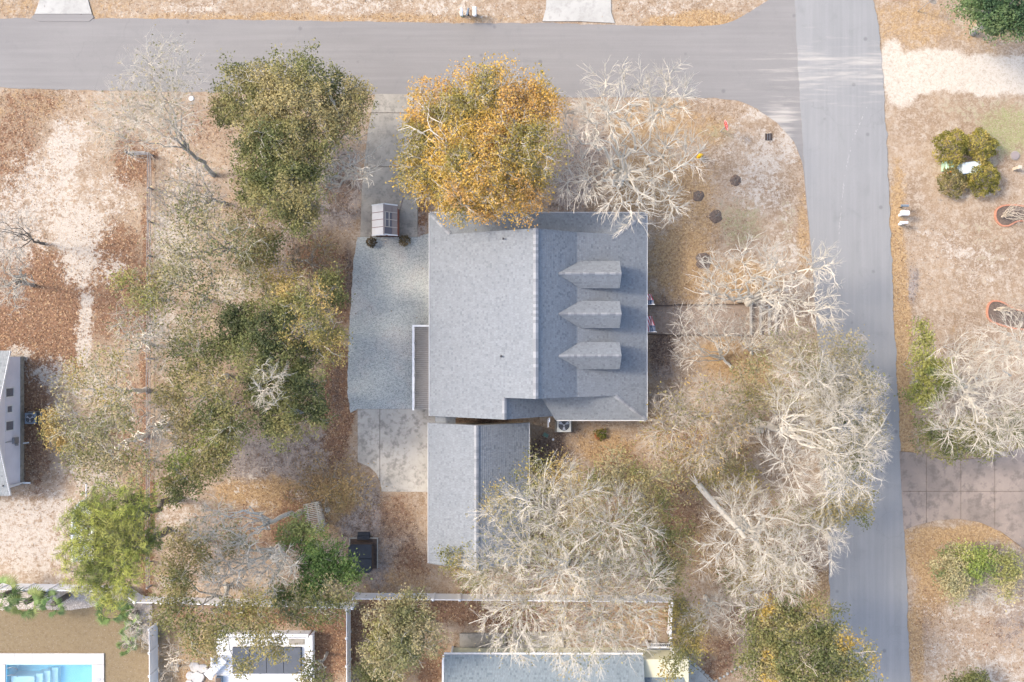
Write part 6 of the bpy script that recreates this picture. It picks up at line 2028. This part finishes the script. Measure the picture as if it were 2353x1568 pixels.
tree('pale green tree behind the back fence beside deep green evergreen', (680, 1350), 2.6, [(680, 1395, 50, 6.5), (740, 1390, 50, 6.5), (780, 1370, 40, 6)], 'bark_grey', 'bark_white', .1, dens=75, pal=[G_DARK[2], G_OLIVE[1], G_PALE[1], G_PALE[2]], **EVG)
tree('green branch tipped small oak over the east side of the spa deck', (752, 1500), 2.4, [(715, 1530, 26, 5.5), (735, 1565, 30, 5.5), (700, 1560, 22, 5.5)], 'bark_grey', None, .09, dens=80, pal=G_OLIVE, **EVG)
tree('silvery grey twiggy shrub beside the white side fence and stone bed', (328, 1430), .5, [(318, 1440, 36, 2.6), (300, 1470, 26, 2.2), (330, 1475, 20, 2.2)], 'bark_grey', 'bark_white', .05, nl=4, dD=18, tip=3, name='garden_shrub', cat='shrub', curl=.4)
tree('small crooked bare tree in the gap beside the spa deck steps', (408, 1530), 1.2, [(405, 1490, 36, 4), (430, 1525, 28, 4), (385, 1545, 26, 4)], 'bark_pink', None, .08, nl=3, dD=18, tip=3, curl=.5, tw=1.2)
tree('bright green evergreen across the cross street beside the big bare tree', (2095, 880), 1.8, [(2125, 835, 38, 5), (2118, 905, 42, 5), (2165, 870, 38, 5), (2122, 780, 24, 4.6), (2120, 745, 12, 4.4)], 'bark_grey', None, .12, dens=165, pal=[G_DARK[2], (.12, .14, .04), (.18, .18, .05), (.2, .2, .06)], name='evergreen_tree', **EVG)
tree('big silvery bare tree overhanging the brick edged long bed', (2195, 885), 3.4, [(2225, 830, 80, 9), (2310, 800, 80, 10), (2300, 910, 95, 10), (2200, 950, 80, 9.5), (2355, 960, 80, 10), (2280, 1000, 60, 9.5)], 'bark_white', None, .28, **BARE)
tree('dark green evergreen below the silvery bare tree by the crescent driveway', (2190, 985), 2, [(2140, 1000, 42, 5), (2215, 1000, 45, 5), (2270, 1010, 45, 5.5), (2330, 985, 50, 5.5), (2180, 1035, 30, 5)], 'bark_grey', None, .13, dens=115, pal=G_DARK[1:] + G_OLIVE[1:4], name='evergreen_tree', **EVG)
tree('deep green broad evergreen beyond the sandy lane', (2235, 75), 2.4, [(2290, 0, 75, 7.5), (2240, 10, 45, 5.5), (2330, 35, 55, 7), (2290, 45, 40, 6)], 'bark_grey', None, .2, dens=230, pal=[(.035, .065, .03), (.05, .085, .035), (.075, .115, .045), (.11, .145, .06)], name='evergreen_tree', **EVG)
tree('grey bare tree at the west edge above the lilac house', (75, 655), 2.4, [(15, 640, 55, 6), (35, 600, 40, 6), (30, 680, 45, 6)], 'bark_grey', 'bark_white', .12, nl=4, dD=18, tip=3, curl=.45, tw=1.1)
tree('faint dark twigged bare tree over white sand at the west edge', (100, 560), 2.4, [(20, 555, 55, 6), (60, 515, 42, 6), (-10, 520, 40, 6)], 'bark_dark', 'bark_grey', .09, nl=3, dD=18, tip=3, tw=.8)
tree('low evergreen shrub in the sandy leaf patch across the cross street', (2215, 1560), .8, [(2235, 1568, 30, 2.4), (2260, 1580, 30, 2.2), (2200, 1580, 26, 2.2)], 'bark_grey', None, .06, dens=150, pal=G_DARK, name='evergreen_shrub', cat='shrub', **EVG)
tree('bare pale stemmed shrub in the kidney shaped brick bed', (2302, 498), .2, [(2335, 480, 26, 2.2), (2355, 495, 26, 2.2)], 'bark_pink', None, .06, nl=5, dD=18, tip=3, curl=.2, name='garden_shrub', cat='shrub')
tree('bare pale stemmed shrub in the long brick edged bed', (2284, 713), .2, [(2320, 700, 26, 2), (2335, 718, 26, 2)], 'bark_pink', None, .06, nl=5, dD=18, tip=3, curl=.2, name='garden_shrub', cat='shrub')
tree('green mixed shrub at the west end of the island planting', (2185, 1320), .5, [(2170, 1300, 34, 2.2), (2185, 1345, 38, 2.2), (2200, 1280, 30, 2.2)], 'bark_pink', None, .06, dens=170, pal=[(.13, .15, .06), (.2, .19, .09), (.3, .26, .14), (.26, .24, .13)], name='garden_shrub', cat='shrub', **EVG)
tree('yellow green leafy shrub in the middle of the island planting', (2235, 1295), .5, [(2225, 1285, 34, 2.2), (2250, 1310, 34, 2.0), (2260, 1280, 26, 2)], 'bark_pink', None, .06, dens=150, pal=[(.14, .18, .05), (.2, .24, .06), (.26, .27, .08)], name='garden_shrub', cat='shrub', **EVG)
tree('tan leaved shrub with bare twigs at the east end of the island planting', (2315, 1310), .5, [(2300, 1285, 30, 2.2), (2325, 1300, 34, 2.2), (2310, 1345, 34, 2.2)], 'bark_pink', None, .06, dens=100, pal=[(.2, .2, .07), (.3, .26, .13), (.36, .3, .16)], name='garden_shrub', cat='shrub', **EVG)
tree('spray of bare tan stems at the south of the island planting', (2240, 1345), .2, [(2225, 1365, 34, 1.8), (2265, 1350, 40, 2), (2290, 1345, 30, 1.8)], 'bark_pink', None, .05, nl=6, dD=18, tip=3, curl=.2, name='garden_shrub', cat='shrub')


tree('pale twiggy bare tree overhanging the street edge above the broad oak', (1850, 925), 3.0, [(1940, 880, 70, 8), (2000, 900, 50, 8.5), (1900, 930, 60, 8), (2010, 1000, 40, 9)], 'bark_pink', 'bark_white', .12, fill=1.2, dens=12, pal=G_PALE, **BARE)
tree('olive scrub filling the ground between thin pale tree and broad oak', (1660, 1040), .8, [(1650, 1060, 60, 2.4), (1700, 1110, 55, 2.4), (1560, 1060, 50, 2.2), (1610, 1100, 50, 2.4)], 'bark_pink', None, .05, dens=42, pal=G_GOLIVE + G_PALE[1:3], name='understory_shrub', cat='shrub', **EVG)
tree('olive scrub under the snapped oak beside the cross street', (1780, 1300), .8, [(1830, 1190, 60, 2.4), (1760, 1290, 65, 2.4), (1700, 1330, 55, 2.4), (1820, 1330, 50, 2.4)], 'bark_pink', None, .05, dens=38, pal=G_OLIVE[1:4] + G_GOLIVE[1:3], name='understory_shrub', cat='shrub', **EVG)
tree('thin grey bare tree with fine twigs between the rail fence and dark oak', (520, 470), 3.2, [(440, 420, 65, 7.5), (380, 470, 55, 8), (470, 470, 55, 7)], 'bark_grey', 'bark_grey', .11, nl=3, dD=16, tip=4, tw=.85, fill=1.3, dens=8, pal=G_PALE)
tree('brown twiggy thicket shrub beside the dark evergreen oak', (590, 520), 1.0, [(560, 510, 45, 3.6), (600, 545, 40, 3.4)], 'bark_grey', None, .06, dens=55, pal=[(.16, .125, .06), (.2, .16, .08), (.18, .165, .07)], name='understory_shrub', cat='shrub', **EVG)
tree('thin olive sapling above the pale clearing in the wooded yard', (610, 680), 2.2, [(600, 665, 45, 5.5), (640, 640, 45, 5.5), (680, 650, 36, 5.5)], 'bark_pink', 'bark_white', .08, dens=42, pal=G_PALE + G_GOLIVE[1:3], name='sapling', **EVG)

tree('wispy grey bare tree over white sand just inside the rail fence', (450, 590), 3.0, [(395, 560, 60, 7), (430, 620, 50, 7), (380, 620, 45, 7)], 'bark_grey', 'bark_white', .10, nl=3, dD=15, tip=3, tw=.75, dens=14, pal=G_PALE)
tree('wispy grey bare tree between yellow green oak and olive green oak', (430, 790), 3.0, [(390, 770, 50, 6.5), (440, 760, 45, 6.5), (380, 830, 45, 7)], 'bark_grey', 'bark_white', .10, nl=3, dD=15, tip=3, tw=.75, dens=14, pal=G_PALE)
tree('twiggy brown thicket shrub in the clearing beside golden leaved oak', (690, 600), .8, [(690, 600, 50, 2.4), (740, 570, 45, 2.4), (760, 620, 36, 2.2)], 'bark_grey', None, .05, nl=2, dD=14, tip=2, dens=26, pal=[(.15, .11, .065), (.2, .15, .09), (.17, .14, .07)], name='understory_shrub', cat='shrub')
tree('low twiggy brown scrub between the arbor and concrete patio', (800, 1090), .6, [(760, 1100, 60, 1.2), (820, 1120, 50, 1.1), (700, 1120, 55, 1.2), (760, 1150, 45, 1.1)], 'bark_grey', None, .03, nl=1, dD=9, dens=34, pal=[(.17, .12, .065), (.23, .165, .08), (.2, .15, .07)], name='understory_shrub', cat='shrub')


def round_shrub(label, dx, dy, rD, h, pal, dens=420, name='trimmed_shrub', group=None, lsize=.06):
    x, y, _ = P(dx, dy, h * .6)
    r = rD / S * (H - h * .6) / H
    rg = np.random.default_rng(int(dx + dy * 3))
    t = thing(name, label, 'shrub', (x, y, 0), group)
    n = int(dens * 2.2 * math.pi * r * r)
    d = unit(rg.normal(size=(n, 3))); d[:, 2] = np.abs(d[:, 2]) * 1.0 - .15
    rad = (1 + (fbm(d[:, 0] * 3 + dx, d[:, 1] * 3 + d[:, 2] * 2, 1.0, 4) - .5) * .9) * (rg.uniform(.55, 1, n) ** .35)
    c = np.stack([x + d[:, 0] * r * rad, y + d[:, 1] * r * rad, np.maximum(.1, h * .42 + d[:, 2] * h * .58 * rad)], 1)
    V, F, col = leaves(rg, c, n, lsize, .02, pal, .55, .3, 1.8, 3)
    np_mesh('foliage', V, F, MAT['leaf'], t, col)
    st = np.zeros((9, 5, 3))
    for i in range(9):
        a = i * .7
        e = np.array([x + r * .6 * math.cos(a), y + r * .6 * math.sin(a), h * .7])
        for j in range(5): st[i, j] = np.array([x, y, 0]) * (1 - j / 4) + e * (j / 4)
    V, F = tubes(st, np.full((9, 5), .02), 4)
    np_mesh('stems', V, F, MAT['bark_dark'], t)


SHR = [(.16, .15, .035), (.25, .225, .05), (.33, .28, .065), (.38, .30, .085)]
round_shrub('large trimmed shrub at the northwest of the utility boxes', 2189, 338, 40, 2.0, SHR)
round_shrub('large trimmed shrub at the northeast of the utility boxes', 2256, 336, 38, 2.0, SHR)
round_shrub('wide trimmed shrub southeast of the pale blue transformer', 2262, 412, 38, 1.7, SHR)
round_shrub('smaller olive brown trimmed shrub beside the orange topped marker', 2192, 417, 34, 1.4, [(.15, .14, .05), (.23, .20, .075), (.30, .25, .105), (.32, .25, .12)])
round_shrub('brown clump of dried grass left of the shed front', 853, 557, 12, .7, [(.10, .075, .04), (.17, .12, .06), (.25, .18, .1)], 520, 'grass_clump', None, .05)
round_shrub('brown clump of dried grass right of the shed front', 929, 553, 13, .7, [(.10, .08, .04), (.16, .12, .055), (.23, .17, .09)], 520, 'grass_clump', None, .05)
round_shrub('small orange and green plant south of the air conditioner', 1380, 999, 14, .5, [(.12, .15, .03), (.2, .18, .04), (.36, .14, .06)], 260, 'garden_plant', None, .06)
round_shrub('small low orange shrub tucked between trimmed shrubs', 2231, 421, 8, .5, [(.45, .22, .03), (.5, .28, .05)], 300, 'garden_plant', None, .05)

# ------------------------------------------------------------------ fallen leaves over the ground
def litter(n):
    rg = np.random.default_rng(5)
    x = rg.uniform(-37.5, 37.5, n * 3); y = rg.uniform(-25, 25, n * 3)
    w = cover_masks(x, y)
    pr = np.clip(.10 + w[:, 1] * .9 + w[:, 5] * .4 + w[:, 4] * .3 + w[:, 2] * .25 - w[:, 6] * 1.2 - w[:, 7] * 1.2, 0, 1)
    keep = rg.random(len(x)) < pr
    dx, dy = CX + x * S, CY - y * S
    keep &= ~((dy > np.interp(dx, tx, top_) - 3) & (dy < np.interp(dx, tx, bot_) + 3))
    keep &= ~((dx > np.interp(dy, ty, lf_) - 3) & (dx < np.interp(dy, ty, rt_) + 3))
    for bx0, by0, bx1, by1 in ((798, 530, 1000, 1135), (828, 216, 962, 545), (-90, 1495, 245, 1600), (990, 490, 1490, 970), (2060, 1030, 2400, 1230), (1240, -10, 1415, 60), (70, -10, 215, 45)):
        keep &= ~((dx > bx0) & (dx < bx1) & (dy > by0) & (dy < by1) & (rg.random(len(x)) < .965))
    x, y, w = x[keep][:n], y[keep][:n], w[keep][:n]
    m = len(x)
    c = np.stack([x, y, np.full(m, .035) + rg.uniform(0, .03, m)], 1)
    nn = unit(rg.normal(size=(m, 3)) * .35 + np.array([0, 0, 1]))
    a = unit(np.cross(nn, rg.normal(size=(m, 3)))); b = np.cross(nn, a)
    s = rg.uniform(.03, .065, (m, 1))
    V = np.stack([c - a * s, c + b * s * .55, c + a * s, c - b * s * .55], 1).reshape(-1, 3)
    pal = np.array([(.24, .14, .085), (.30, .18, .105), (.40, .27, .16), (.17, .10, .065), (.48, .37, .25)])
    col = pal[rg.integers(0, 5, m)] * rg.uniform(.8, 1.2, (m, 1))
    o = np_mesh('leaf_litter', V, np.arange(m * 4).reshape(m, 4), MAT['litter'], None, np.repeat(col, 4, 0))
    setp(o, 'brown fallen leaves scattered over the yards', 'leaves', None, 'stuff')


litter(70000)
print('tree triangles', TRI['n'])
